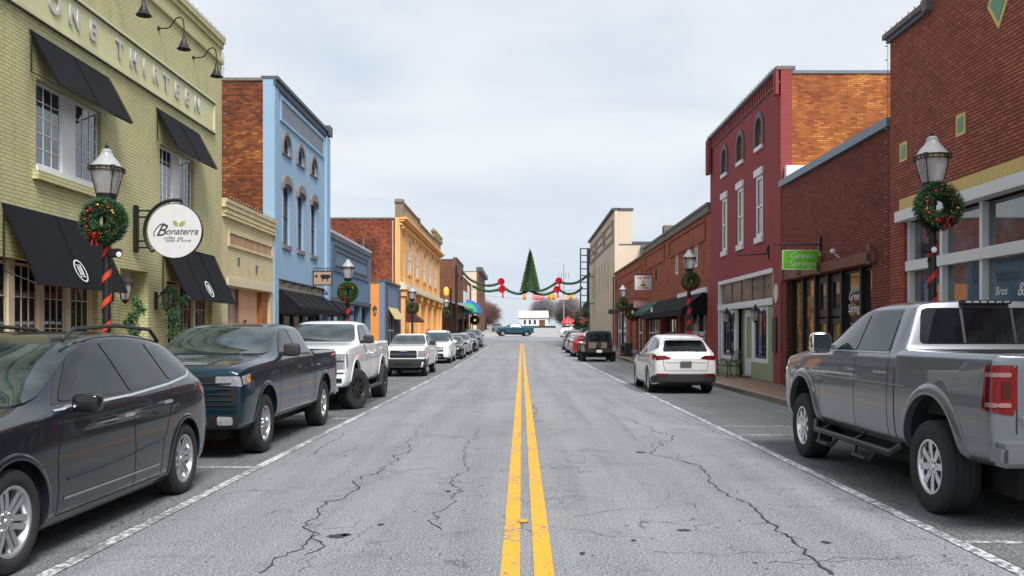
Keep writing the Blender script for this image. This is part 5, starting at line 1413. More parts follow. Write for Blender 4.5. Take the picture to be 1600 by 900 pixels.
#potted(7.6, 28.9, 1.0, .25, 'small bushy plant in a pot at the corner of the burgundy shop', 5)
m = MB()
m.box(-6.6, -5.4, 118, 120, gz(119) - .2, gz(119) + .9); top_mesh(m, 'brick_planter', B_terra, 'low red brick planter on the far left corner before the turning pickup', 'planter')
t = thing('litter_bin', 'black square litter bin on the pavement by the pink door', 'litter bin', (6.8, 57, .2))
MB().box(6.55, 7.05, 56.8, 57.3, .13, 1.05, .03).build('body', M_black, t); MB().box(6.52, 7.08, 56.77, 57.33, 1.052, 1.12, .02).build('lid', M_dgrey, t)
m = MB().box(-8.0, -7.4, 92.5, 93.1, .5, 1.9); top_mesh(m, 'white_cabinet', M_white, 'white upright cabinet by the pole at the ornate building end', 'cabinet')
t = thing('green_shrub', 'dark green shrub beneath the green dome awning', 'shrub', (-6.9, 108, gz(108))); m = MB(); leafblob(m, (-6.7, 108, gz(108) + .9), (.6, .6, .8), 900, .1, random.Random(2)); m.build('foliage', M_fir2, t, recalc=False)
m = MB().box(-5.3, -4.9, 92, 92.4, .4, 1.5); top_mesh(m, 'yellow_bollard', plain('bollard_yellow', (.6, .4, .05), .5), 'yellow bollard at the end of the left parking row', 'bollard')

# bulb strings along the roof edges
M_bulb = plain('bulb_grey', (.35, .36, .33), .3)
def bulbs(pts, step, lab):
    t = thing('string_lights', lab, 'string lights', tuple(pts[0])); m = MB().tube(pts, .006, 4); m.build('wire', M_black, t); me = None
    for a, b in zip(pts, pts[1:]):
        a, b = Vector(a), Vector(b); n_ = int((b - a).length / step)
        for k in range(n_):
            p = a.lerp(b, (k + .5) / n_)
            if me is None:
                o = MB().lathe([(.006, 0), (.008, .02), (.013, .035), (.012, .055), (.001, .065)], 6, 'z').build('bulb', M_bulb, None, 60); o.parent = t; me = o.data
            else:
                o = bpy.data.objects.new('bulb', me); COL.objects.link(o); o.parent = t
            o.location = p - Vector(pts[0])
            if abs((b - a).z) > .8 * (b - a).length: o.rotation_euler = (0, R(90 if a.x < 0 else -90), 0)
bulbs([(-8.28, 8, 9.96), (-8.28, 25.12, 9.96)], .34, 'string of small bulbs along the top of the green building')
bulbs([(-8.37, 25.12, 9.6), (-8.37, 25.12, 5.5)], .3, 'vertical string of small bulbs down the corner of the green building')
bulbs([(-8.24, 25.2, 5.52), (-8.24, 30.2, 5.52)], .28, 'string of small bulbs along the roof of the low cream shop')
bulbs([(7.9, 17.6, 8.22), (7.9, 19.6, 8.22)], .28, 'string of small bulbs on the stepped roof of the big brick building')
bulbs([(7.97, 19.5, 8.1), (7.97, 19.5, 3.0)], .3, 'vertical string of small bulbs down the corner of the big brick building')
bulbs([(7.85, 28, 9.98), (7.85, 38, 9.98)], .34, 'string of small bulbs along the burgundy roof edge')

# dry leaves and grit in the gutters
rg = random.Random(77); m = MB()
for i in range(900):
    s_ = rg.choice((-1, 1)); y = 5 + rg.random() ** 1.4 * 45
    x = (-5.96 + abs(rg.gauss(0, .16))) if s_ < 0 else (6.16 - abs(rg.gauss(0, .16)))
    if rg.random() < .25: x = rg.uniform(6.4, 7.9) if s_ > 0 else rg.uniform(-8.3, -6.2)
    z = .008 if abs(x) < 6.1 else .14
    if 5.98 <= abs(x) <= 6.4: continue
    a_ = rg.random() * 6.28; L = rg.uniform(.012, .035); u = Vector((math.cos(a_), math.sin(a_), rg.uniform(-.2, .3))) * L; v = Vector((-math.sin(a_), math.cos(a_), rg.uniform(-.2, .3))) * L * .6
    p = Vector((x, y, z + gz(y) + .01)); m.quad(p - u, p + v, p + u, p - v)
o = top_mesh(m, 'leaf_litter', plain('dry_leaf', (.16, .09, .04), .9, var=.5, scale=20), 'scattered dry brown leaves along both gutters', 'leaves'); o['kind'] = 'stuff'
# ---------------------------------------------------------------- vehicles
def wheel_parts(Rt, wt, rr, style):
    """tyre and rim meshes; wheel axis = y, outer face towards +y"""
    h = wt / 2
    prof = [(rr - .005, h - .03), (rr + .015, h - .004), (rr + .04, h + .004), (Rt - .06, h + .006), (Rt - .025, h - .004), (Rt - .006, h - .03)]
    for a in (.55, .18, -.2, -.57): prof += [(Rt, h * (a + .12)), (Rt, h * (a + .03)), (Rt - .010, h * (a + .02)), (Rt - .010, h * (a - .03))]
    prof += [(Rt, h * -.62), (Rt - .006, -h + .03), (Rt - .03, -h), (rr, -h + .02)]
    tm = MB().lathe(prof, 48, 'y', closed=True)
    n, tw, w0, w1, dish, mt = style['n'], style.get('twin', 0), style['w0'], style['w1'], style.get('dish', .03), style['mat']
    yo = h - .025
    rm = MB()
    rm.lathe([(rr + .004, h - .012), (rr + .004, h - .03), (rr - .012, h - .05), (rr - .03, -h + .06), (rr - .03, -h + .05), (rr + .001, -h + .04), (rr + .001, -h + .03), (rr - .045, -h + .045), (rr - .03, h - .035), (rr - .018, h - .014)], 40, 'y', closed=True)
    def spoke(a, o0, o1, wa, wb):
        pts = []
        for (r, off, w, y) in ((.045, o0, wa, yo - dish), (rr * .55, (o0 + o1) / 2, (wa + wb) / 2, yo - dish * .45), (rr - .022, o1, wb, yo - .004)):
            for s in (-1, 1):
                for yy in (y, y - .035):
                    x, z = r, off + s * w / 2
                    pts.append(rm.bm.verts.new((x * math.cos(a) - z * math.sin(a), yy - (.0 if yy == y else 0), x * math.sin(a) + z * math.cos(a))))
        for g in (0, 4):
            q = pts[g:g + 8]
            for f in ((0, 2, 6, 4), (1, 5, 7, 3), (0, 4, 5, 1), (2, 3, 7, 6)): rm.bm.faces.new([q[i] for i in f])
    for k in range(n):
        a = 2 * math.pi * k / n + .2
        if tw:
            spoke(a, -w0 * .35, -tw, w0 * .6, w1); spoke(a, w0 * .35, tw, w0 * .6, w1)
        else: spoke(a, 0, 0, w0, w1)
    rm.lathe([(.085, yo - dish - .05), (.085, yo - dish - .006), (.07, yo - dish + .004), (.04, yo - dish + .008), (.036, yo - dish + .018), (.001, yo - dish + .02)], 20, 'y')
    nl = style.get('lug', 6)
    lm = MB()
    for k in range(nl):
        a = 2 * math.pi * k / nl; lm.lathe([(.013, yo - dish), (.013, yo - dish + .016), (.001, yo - dish + .018)], 6, 'y', (.062 * math.cos(a), 0, .062 * math.sin(a)))
    nlug = len(rm.bm.faces); rm.join(lm)
    dk = MB().lathe([(rr - .03, yo - dish - .085), (rr - .03, yo - dish - .095), (.02, yo - dish - .1)], 24, 'y')
    disc = MB().lathe([(.05, yo - dish - .05), (rr * .72, yo - dish - .055), (rr * .72, yo - dish - .075), (.05, yo - dish - .075)], 24, 'y')
    def mesh(mb, name, mt_):
        bmesh.ops.recalc_face_normals(mb.bm, faces=mb.bm.faces); me = bpy.data.meshes.new(name); mb.bm.to_mesh(me); mb.bm.free(); me.materials.append(mt_)
        me.polygons.foreach_set('use_smooth', [True] * len(me.polygons)); me.set_sharp_from_angle(angle=R(35)); return me
    return [('tyre', mesh(tm, 'tyre', M_rubber)), ('rim', mesh(rm, 'rim', mt)), ('wheel_backing', mesh(dk, 'wheel_backing', M_seam)), ('brake_disc', mesh(disc, 'brake_disc', M_silver))]

M_gblack = plain('gloss_black', (.012, .012, .013), .12)
class Car:
    def __init__(s, name, label, cat, sts, sp):
        s.sp = sp; s.sx, s.sy, s.sz = sp.get('sx', 1), sp.get('sy', 1), sp.get('sz', 1)
        s.lift, s.zk, s.sg = sp.get('lift', 0), sp.get('zk', 1.25), sp.get('sg', sp.get('sz', 1))
        s.grid = sp.get('grid', .09)
        s.root = thing(name, label, cat, (0, 0, 0), sp.get('group'))
        s.paint = sp['paint']
        bm = bmesh.new(); rings = []
        for st in sts:
            x, zb, w, zs, wb, wt, zt = st[:7]
            row = [(.5 * w, zb), (.88 * w, zb), (w * .975, zb + .07), (w, zb + (zs - zb) * .45), (w * .985, zs - (zs - zb) * .16), (wb, zs), (wt, zs + (zt - zs) * .86), (wt * .88, zs + (zt - zs) * .97), (wt * .4, zt)]
            if len(st) > 7: row[5] = (wb, zs)
            rings.append([[bm.verts.new((s.X(x), sd * s.Y(y), s.Z(z))) for (y, z) in row] for sd in (1, -1)])
        cl = bm.edges.layers.float.new('crease_edge'); K = 9
        for A, B in zip(rings, rings[1:]):
            for sd in (0, 1):
                a, b = A[sd], B[sd]
                for k in range(K - 1): bm.faces.new((a[k], a[k + 1], b[k + 1], b[k]) if sd == 0 else (a[k], b[k], b[k + 1], a[k + 1]))
            bm.faces.new((A[0][0], B[0][0], B[1][0], A[1][0])); bm.faces.new((A[0][-1], A[1][-1], B[1][-1], B[0][-1]))
        for Rg in (rings[0], rings[-1]):
            for k in range(K - 1): bm.faces.new((Rg[0][k], Rg[0][k + 1], Rg[1][k + 1], Rg[1][k]))
        def cr(a, b, v):
            e = bm.edges.get((a, b))
            if e: e[cl] = v
        rowc = sp.get('row_crease', {1: .6, 5: .55})
        for A, B in zip(rings, rings[1:]):
            for r, v in rowc.items():
                for sd in (0, 1): cr(A[sd][r], B[sd][r], v)
        for i, v in sp.get('st_crease', {}).items():
            i = i % len(rings)
            for sd in (0, 1):
                for k in range(K - 1): cr(rings[i][sd][k], rings[i][sd][k + 1], v)
            cr(rings[i][0][-1], rings[i][1][-1], v); cr(rings[i][0][0], rings[i][1][0], v)
        bmesh.ops.recalc_face_normals(bm, faces=bm.faces)
        me = bpy.data.meshes.new('body'); bm.to_mesh(me); bm.free()
        ob = bpy.data.objects.new('body', me); COL.objects.link(ob)
        md = ob.modifiers.new('s', 'SUBSURF'); md.levels = md.render_levels = sp.get('sub', 3)
        # wheel wells
        c = MB(); s.ax = [sp['ax'][0], sp['ax'][1]]; s.ar = sp.get('ar', .46); s.az = sp.get('az', sp['wr'])
        wy = max(st[2] for st in sts) * s.sy; s.wy = wy
        for x in s.ax:
            for sd in (1, -1):
                y0, y1 = sorted((sd * (wy - .42), sd * (wy + .4)))
                n_ = 40; ra = []
                for yy in (y0, y1): ra.append([c.bm.verts.new((x + s.ar * math.cos(6.28318 * k / n_), yy, s.az + s.ar * math.sin(6.28318 * k / n_))) for k in range(n_)])
                for k in range(n_): c.bm.faces.new((ra[0][k], ra[0][(k + 1) % n_], ra[1][(k + 1) % n_], ra[1][k]))
                c.bm.faces.new(ra[0][::-1]); c.bm.faces.new(ra[1])
        bed = sp.get('bed')
        if bed: c.box(s.X(bed[0]), s.X(bed[1]), -s.Y(bed[2]), s.Y(bed[2]), s.Z(bed[3]), s.Z(1.6))
        bmesh.ops.recalc_face_normals(c.bm, faces=c.bm.faces)
        cm = bpy.data.meshes.new('cut'); c.bm.to_mesh(cm); c.bm.free(); co = bpy.data.objects.new('cut', cm); COL.objects.link(co)
        bo = ob.modifiers.new('b', 'BOOLEAN'); bo.operation = 'DIFFERENCE'; bo.object = co; bo.solver = 'EXACT'
        dg = bpy.context.evaluated_depsgraph_get(); fm = bpy.data.meshes.new_from_object(ob.evaluated_get(dg))
        bpy.data.objects.remove(ob); bpy.data.objects.remove(co)
        fm.materials.clear(); fm.materials.append(s.paint); fm.materials.append(M_blackp)
        zb0 = s.Z(min(st[1] for st in sts)) + .05
        for p in fm.polygons:
            q = p.center; i = 0
            for x in s.ax:
                if (q.x - x) ** 2 + (q.z - s.az) ** 2 < (s.ar * 1.004) ** 2: i = 1
            if p.normal.z < -.7 and q.z < zb0 + .1: i = 1
            if bed and s.X(bed[0]) - .01 < q.x < s.X(bed[1]) + .01 and abs(q.y) < s.Y(bed[2]) + .01 and q.z < s.Z(1.28) and q.z > s.Z(bed[3]) - .02 and abs(p.normal.z) < .9: i = 1
            if bed and abs(q.z - s.Z(bed[3])) < .02 and abs(p.normal.z) > .9 and s.X(bed[0]) < q.x < s.X(bed[1]): i = 1
            p.material_index = i
        fm.polygons.foreach_set('use_smooth', [True] * len(fm.polygons)); fm.set_sharp_from_angle(angle=R(32))
        s.body = bpy.data.objects.new('body', fm); COL.objects.link(s.body); s.body.parent = s.root
        b2 = bmesh.new(); b2.from_mesh(fm); s.bvh = BVHTree.FromBMesh(b2); b2.free()
        # wheels
        if sp.get('wheels', True):
            ps = wheel_parts(sp['wr'], sp.get('ww', .26), sp.get('rr', .24), sp['style'])
            tr = wy - sp.get('ww', .26) / 2 - sp.get('inset', .03)
            for i, x in enumerate(s.ax):
                for sd in (1, -1):
                    e = bpy.data.objects.new('wheel', None); COL.objects.link(e); e.parent = s.root
                    e.location = (x, sd * tr, sp['wr']); e.rotation_euler = (0, 0.3 * i, 0 if sd > 0 else math.pi)
                    if i == 0 and sp.get('steer'): e.rotation_euler.z += R(sp['steer'])
                    for nm, me_ in ps:
                        o = bpy.data.objects.new(nm, me_); COL.objects.link(o); o.parent = e
        # chassis
        MB().box(s.X(sts[-1][0]) + .35, s.X(sts[0][0]) - .35, -wy * .6, wy * .6, sp['wr'] * .62, zb0 + .1).tube([(s.ax[0], -wy + .25, sp['wr']), (s.ax[0], wy - .25, sp['wr'])], .05, 8).tube([(s.ax[1], -wy + .25, sp['wr']), (s.ax[1], wy - .25, sp['wr'])], .07, 8).build('chassis', M_seam, s.root)
    def X(s, x): return x * s.sx
    def Y(s, y): return y * s.sy
    def Z(s, z): return (z * s.sz if z <= s.zk else s.zk * s.sz + (z - s.zk) * s.sg) + s.lift
    def cast(s, kind, a, b):
        if kind == 'side': o, d = Vector((a, 4, b)), Vector((0, -1, 0))
        elif kind == 'front': o, d = Vector((6, a, b)), Vector((-1, 0, 0))
        elif kind == 'rear': o, d = Vector((-6, a, b)), Vector((1, 0, 0))
        else: o, d = Vector((a, b, 5)), Vector((0, 0, -1))
        h = s.bvh.ray_cast(o, d)
        if h[0] is None: return None
        n = h[1]
        if n.dot(d) > 0: n = -n
        return h[0], n
    def sc(s, kind, p):
        if kind == 'side': return (s.X(p[0]), s.Z(p[1]))
        if kind == 'top': return (s.X(p[0]), s.Y(p[1]))
        return (s.Y(p[0]), s.Z(p[1]))
    def patch(s, kind, poly, off=.004, grid=None, skirt=.012):
        g = grid or s.grid; P_ = [s.sc(kind, p) for p in poly]; out = []
        for a, b in zip(P_, P_[1:] + P_[:1]):
            L = math.hypot(b[0] - a[0], b[1] - a[1]); k = max(1, int(L / g))
            out += [(a[0] + (b[0] - a[0]) * i / k, a[1] + (b[1] - a[1]) * i / k) for i in range(k)]
        n0 = len(out); vs_ = [Vector(p) for p in out]
        x0, x1 = min(p[0] for p in out), max(p[0] for p in out); z0, z1 = min(p[1] for p in out), max(p[1] for p in out)
        x = x0 + g / 2
        while x < x1:
            z = z0 + g / 2
            while z < z1:
                if inside((x, z), out): vs_.append(Vector((x + 1e-4, z + 1e-4)))
                z += g
            x += g
        cv, ce, cf, *_ = delaunay_2d_cdt(vs_, [(i, (i + 1) % n0) for i in range(n0)], [], 0, 1e-5)
        hits = [s.cast(kind, v.x, v.y) for v in cv]
        m = bmesh.new(); V = [m.verts.new(h[0] + h[1] * off) if h else None for h in hits]; W = {}; cnt = set()
        for f in cf:
            cx_ = sum(cv[i].x for i in f) / len(f); cy_ = sum(cv[i].y for i in f) / len(f)
            if not inside((cx_, cy_), out) or any(V[i] is None for i in f): continue
            m.faces.new([V[i] for i in f])
            for i in range(len(f)): cnt.add((f[i], f[(i + 1) % len(f)]))
        for (i, j) in list(cnt):
            if (j, i) not in cnt:
                for q in (i, j):
                    if q not in W: W[q] = m.verts.new(hits[q][0] - hits[q][1] * skirt)
                m.faces.new((V[j], V[i], W[i], W[j]))
        for v in list(m.verts):
            if not v.link_faces: m.verts.remove(v)
        return m
    def add(s, name, kind, poly, mat, off=.004, both=None, parent=None, grid=None, skirt=.012, label=None):
        both = (kind == 'side') if both is None else both
        parent = parent or s.root; o1 = None
        for sd in ((1, -1) if both else (1,)):
            m = s.patch(kind, poly, off, grid, skirt)
            if sd < 0:
                for v in m.verts: v.co.y = -v.co.y
                bmesh.ops.reverse_faces(m, faces=m.faces)
            o = finish(m, name, mat, parent, 40)
            if label: o['label'] = label
            o1 = o1 or o
        return o1
    def line(s, name, kind, pts, w, mat, off=.003, both=None, parent=None, closed=False, r=None, smooth=False):
        """narrow strip or raised bead following the body surface"""
        both = (kind == 'side') if both is None else both
        Q = [s.sc(kind, p) for p in pts]
        if closed: Q.append(Q[0])
        out = []
        for a, b in zip(Q, Q[1:]):
            L = math.hypot(b[0] - a[0], b[1] - a[1]); k = max(1, int(L / .05)); out += [(a[0] + (b[0] - a[0]) * i / k, a[1] + (b[1] - a[1]) * i / k) for i in range(k)]
        out.append(Q[-1])
        for sd in ((1, -1) if both else (1,)):
            m = MB(); pp = []
            for q in out:
                h = s.cast(kind, *q)
                if h: pp.append((h[0] + h[1] * off, h[1]))
            if len(pp) < 2: continue
            if r:
                m.tube([p for p, _ in pp], r, 6)
            else:
                last = None
                for i, (p, n) in enumerate(pp):
                    t = (pp[min(i + 1, len(pp) - 1)][0] - pp[max(i - 1, 0)][0]).normalized(); c = t.cross(n).normalized() * w / 2
                    cur = (p - c, p + c)
                    if last: m.quad(last[0], last[1], cur[1], cur[0])
                    last = cur
            if sd < 0:
                for v in m.bm.verts: v.co.y = -v.co.y
            o = finish(m.bm, name, mat, parent or s.root, 50)
    def mirror(s, x, z, mat, size=(.12, .2, .15), y=None, arm=.1, shell=None):
        for sd in (1, -1):
            h = s.cast('side', s.X(x), s.Z(z)); y0 = h[0].y if h else s.wy * .9
            X_, Z_ = s.X(x), s.Z(z); a, b, c = size
            m = MB(); pw = lambda q: math.copysign(abs(q) ** .5, q)
            m.lathe([(math.cos(t), math.sin(t)) for t in [-1.5 + 3.0 * k / 10 for k in range(11)]], 24, 'y')
            for v in m.bm.verts:
                rr_ = math.hypot(v.co.x, v.co.z); q = v.co.copy(); nx_, nz_ = (q.x / rr_, q.z / rr_) if rr_ > 1e-6 else (0, 0)
                v.co = Vector((X_ + a / 2 * pw(nx_) * rr_ ** .45, y0 + arm + b / 2 - .01 + b / 2 * pw(q.y), Z_ + .03 + c / 2 * pw(nz_) * rr_ ** .45))
            m.box(X_ - .03, X_ + .03, y0 - .05, y0 + arm + .03, Z_ - .05, Z_ + .0, .01)
            g = MB().box(X_ - a / 2 - .004, X_ - a / 2 + .002, y0 + arm + .02, y0 + arm + b - .04, Z_ - c / 2 + .06, Z_ + c / 2 )
            if sd < 0:
                for q in (m, g):
                    for v in q.bm.verts: v.co.y = -v.co.y
            o = m.build('mirror', mat, s.root, 40); g.build('mirror_glass', plain('mirror_glass', (.12, .14, .16), .05, .9), o)
    def handle(s, x, z, mat, L=.2):
        for sd in (1, -1):
            h = s.cast('side', s.X(x), s.Z(z)); 
            if not h: continue
            y = h[0].y; m = MB().box(s.X(x) - L / 2, s.X(x) + L / 2, y + .018, y + .04, s.Z(z) - .016, s.Z(z) + .018, .008).box(s.X(x) - L / 2 + .01, s.X(x) - L / 2 + .04, y - .01, y + .03, s.Z(z) - .012, s.Z(z) + .012).box(s.X(x) + L / 2 - .04, s.X(x) + L / 2 - .01, y - .01, y + .03, s.Z(z) - .012, s.Z(z) + .012)
            if sd < 0:
                for v in m.bm.verts: v.co.y = -v.co.y
            m.build('door_handle', mat, s.root, 40)
    def archlip(s, mat, w=.05, r=.02, name='arch_lip', z0=None):
        for x in s.ax:
            for sd in (1, -1):
                m = MB(); pp = []
                for k in range(29):
                    a = -.25 + (math.pi + .5) * k / 28; q = (x + (s.ar + w * .3) * math.cos(a), s.az + (s.ar + w * .3) * math.sin(a))
                    h = s.cast('side', *q)
                    if h and q[1] > (z0 or .25): pp.append((Vector((q[0], h[0].y, q[1])), a))
                rings = []
                for p, a in pp:
                    rad = Vector((math.cos(a), 0, math.sin(a)))
                    rings.append([m.bm.verts.new(p + rad * u + Vector((0, v, 0))) for u, v in ((-w * .45, -.05), (-w * .45, r * .9), (-w * .1, r * 1.15), (w * .5, r * .6), (w * .75, -.004), (w * .75, -.02))])
                for A, B in zip(rings, rings[1:]):
                    for k in range(5): m.bm.faces.new((A[k], A[k + 1], B[k + 1], B[k]))
                if sd < 0:
                    for v in m.bm.verts: v.co.y = -v.co.y
                m.build(name, mat, s.root, 60)
    def plate(s, kind, y0, z0, x, mat=None, w=.31, h=.155):
        d = 1 if kind == 'front' else -1
        m = MB().box(min(x, x + d * .015), max(x, x + d * .015), y0 - w / 2, y0 + w / 2, z0 - h / 2, z0 + h / 2, .004); m.build('number_plate', mat or plain('plate_white', (.5, .5, .5), .5), s.root)
    def place(s, x, y, heading, dz=0):
        s.root.location = (x, y, gz(y) + dz); s.root.rotation_euler = (0, 0, R(heading)); ORG[s.root.name] = Vector((x, y, gz(y)))
        sl = (gz(y + 2) - gz(y - 2)) / 4
        if abs(sl) > .001: s.root.rotation_euler[1] = math.atan(sl) * (1 if heading < 0 else -1)
        return s.root

S_alloy6 = dict(n=6, twin=.035, w0=.075, w1=.045, dish=.03, mat=M_alloy)
S_alloy5 = dict(n=5, twin=.05, w0=.09, w1=.04, dish=.03, mat=M_alloy, lug=5)
S_ram = dict(n=8, w0=.05, w1=.075, dish=.02, mat=M_chrome, lug=8)
S_black = dict(n=8, twin=.025, w0=.05, w1=.03, dish=.05, mat=M_alloyd, lug=6)
S_dull = dict(n=7, w0=.05, w1=.05, dish=.02, mat=M_silver, lug=5)

CROSS = [(2.60, .38, .62, .66, .55, .45, .70), (2.52, .27, .84, .84, .78, .68, .88), (2.28, .22, .955, .97, .90, .78, 1.03), (1.55, .20, .985, 1.04, .935, .80, 1.12), (1.02, .20, .99, 1.08, .945, .80, 1.155),
         (.25, .20, .99, 1.09, .945, .67, 1.66), (-.6, .20, .99, 1.11, .945, .69, 1.745), (-1.55, .20, .985, 1.16, .935, .67, 1.70), (-2.22, .24, .965, 1.20, .90, .61, 1.585), (-2.50, .30, .91, 1.16, .82, .64, 1.20), (-2.60, .38, .78, .98, .70, .6, 1.02)]
def crossover(name, label, cat, sp, front=True):
    sp = {**dict(ax=(1.56 * sp.get('sx', 1), sp.get('rax', -1.46) * sp.get('sx', 1)), wr=.375, ww=.25, rr=.25, ar=.435, style=S_alloy6, zk=1.16, st_crease={}), **sp}
    c = Car(name, label, cat, sp.get('sts', CROSS), sp)
    dk = M_cglass
    c.add('window_surround', 'side', rnd([(.90, 1.145), (.34, 1.52), (0.0, 1.625), (-.3, 1.64), (-.85, 1.65), (-1.3, 1.62), (-1.75, 1.555), (-2.05, 1.44), (-2.22, 1.325, .03), (-2.0, 1.262), (-1.3, 1.197), (-.4, 1.15)], .03), M_gblack, .003)
    c.add('side_window', 'side', rnd([(.80, 1.16), (.30, 1.50), (-.02, 1.60), (-.24, 1.615), (-.36, 1.165)], .05), dk, .009)
    c.add('side_window', 'side', rnd([(-.40, 1.168), (-.28, 1.617), (-.80, 1.625), (-1.17, 1.60), (-1.30, 1.215)], .04), dk, .009)
    c.add('side_window', 'side', rnd([(-1.36, 1.22), (-1.22, 1.598), (-1.6, 1.56), (-1.95, 1.46), (-2.16, 1.33, .03), (-2.0, 1.28)], .05), dk, .009)
    c.line('window_trim', 'side', [(.95, 1.10), (.5, 1.115), (-.4, 1.135), (-1.3, 1.185), (-1.9, 1.24), (-2.12, 1.30)], .022, M_chrome, .006)
    c.add('windshield', 'front', rnd([(-.80, 1.15), (.80, 1.15), (.64, 1.60), (-.64, 1.60)], .08), M_cglassf, .012)
    c.add('rear_window', 'rear', rnd([(-.66, 1.22), (.66, 1.22), (.56, 1.53), (-.56, 1.53)], .07), dk)
    for pts in ([(.98, .30), (1.0, .75), (.86, 1.09)], [(-.38, .28), (-.38, 1.12)], [(-1.0, .32), (-1.03, .62), (-1.2, .86), (-1.36, 1.18)], [(.98, .30), (-1.0, .30)]):
        c.line('panel_gap', 'side', pts, .009, M_seam, .002)
    c.line('chrome_strip', 'side', [(.9, .42), (-.95, .42)], .018, M_silver, .006)
    c.line('side_crease', 'side', [(.85, .56), (0, .58), (-1.0, .66)], .012, c.paint, .006, r=.009)
    c.handle(-.22, .97, M_chrome); c.handle(-1.12, 1.02, M_chrome)
    c.mirror(.72, 1.12, sp.get('mirror', c.paint), (.13, .22, .15), arm=.06)
    c.archlip(c.paint, .045, .012)
    # front
    c.add('grille', 'front', rnd([(-.55, .62), (.55, .62), (.62, .86), (-.62, .86)], .04), M_black, .006)
    c.line('grille_bar', 'front', [(-.58, .74), (.58, .74)], .04, M_chrome, .02, False)
    c.add('grille', 'front', rnd([(-.6, .34), (.6, .34), (.55, .52), (-.55, .52)], .04), M_black, .006, label='lower black grille')
    for sd in (1, -1):
        c.add('headlight', 'front', rnd([(sd * .66, .74), (sd * .90, .80), (sd * .90, .98), (sd * .66, .90)], .03), M_lens, .006, False)
    c.add('headlight', 'side', rnd([(2.42, .78), (2.46, .9), (2.05, 1.0), (2.2, .86)], .02), M_lens, .006)
    # rear lights
    c.add('taillight', 'side', rnd([(-2.40, .98), (-2.46, 1.13), (-2.14, 1.16), (-2.2, 1.04)], .02), M_tail, .006)
    # roof rails
    if sp.get('rails'):
        for sd in (1, -1):
            z = c.Z(1.70); y = sd * c.Y(.60)
            MB().tube([(c.X(.2), y, c.Z(1.64)), (c.X(.0), y, z + .04), (c.X(-.8), y, z + .075), (c.X(-1.6), y, z + .04), (c.X(-1.8), y, c.Z(1.62))], .02, 6).build('roof_rail', M_blackp, c.root, 50)
    return c

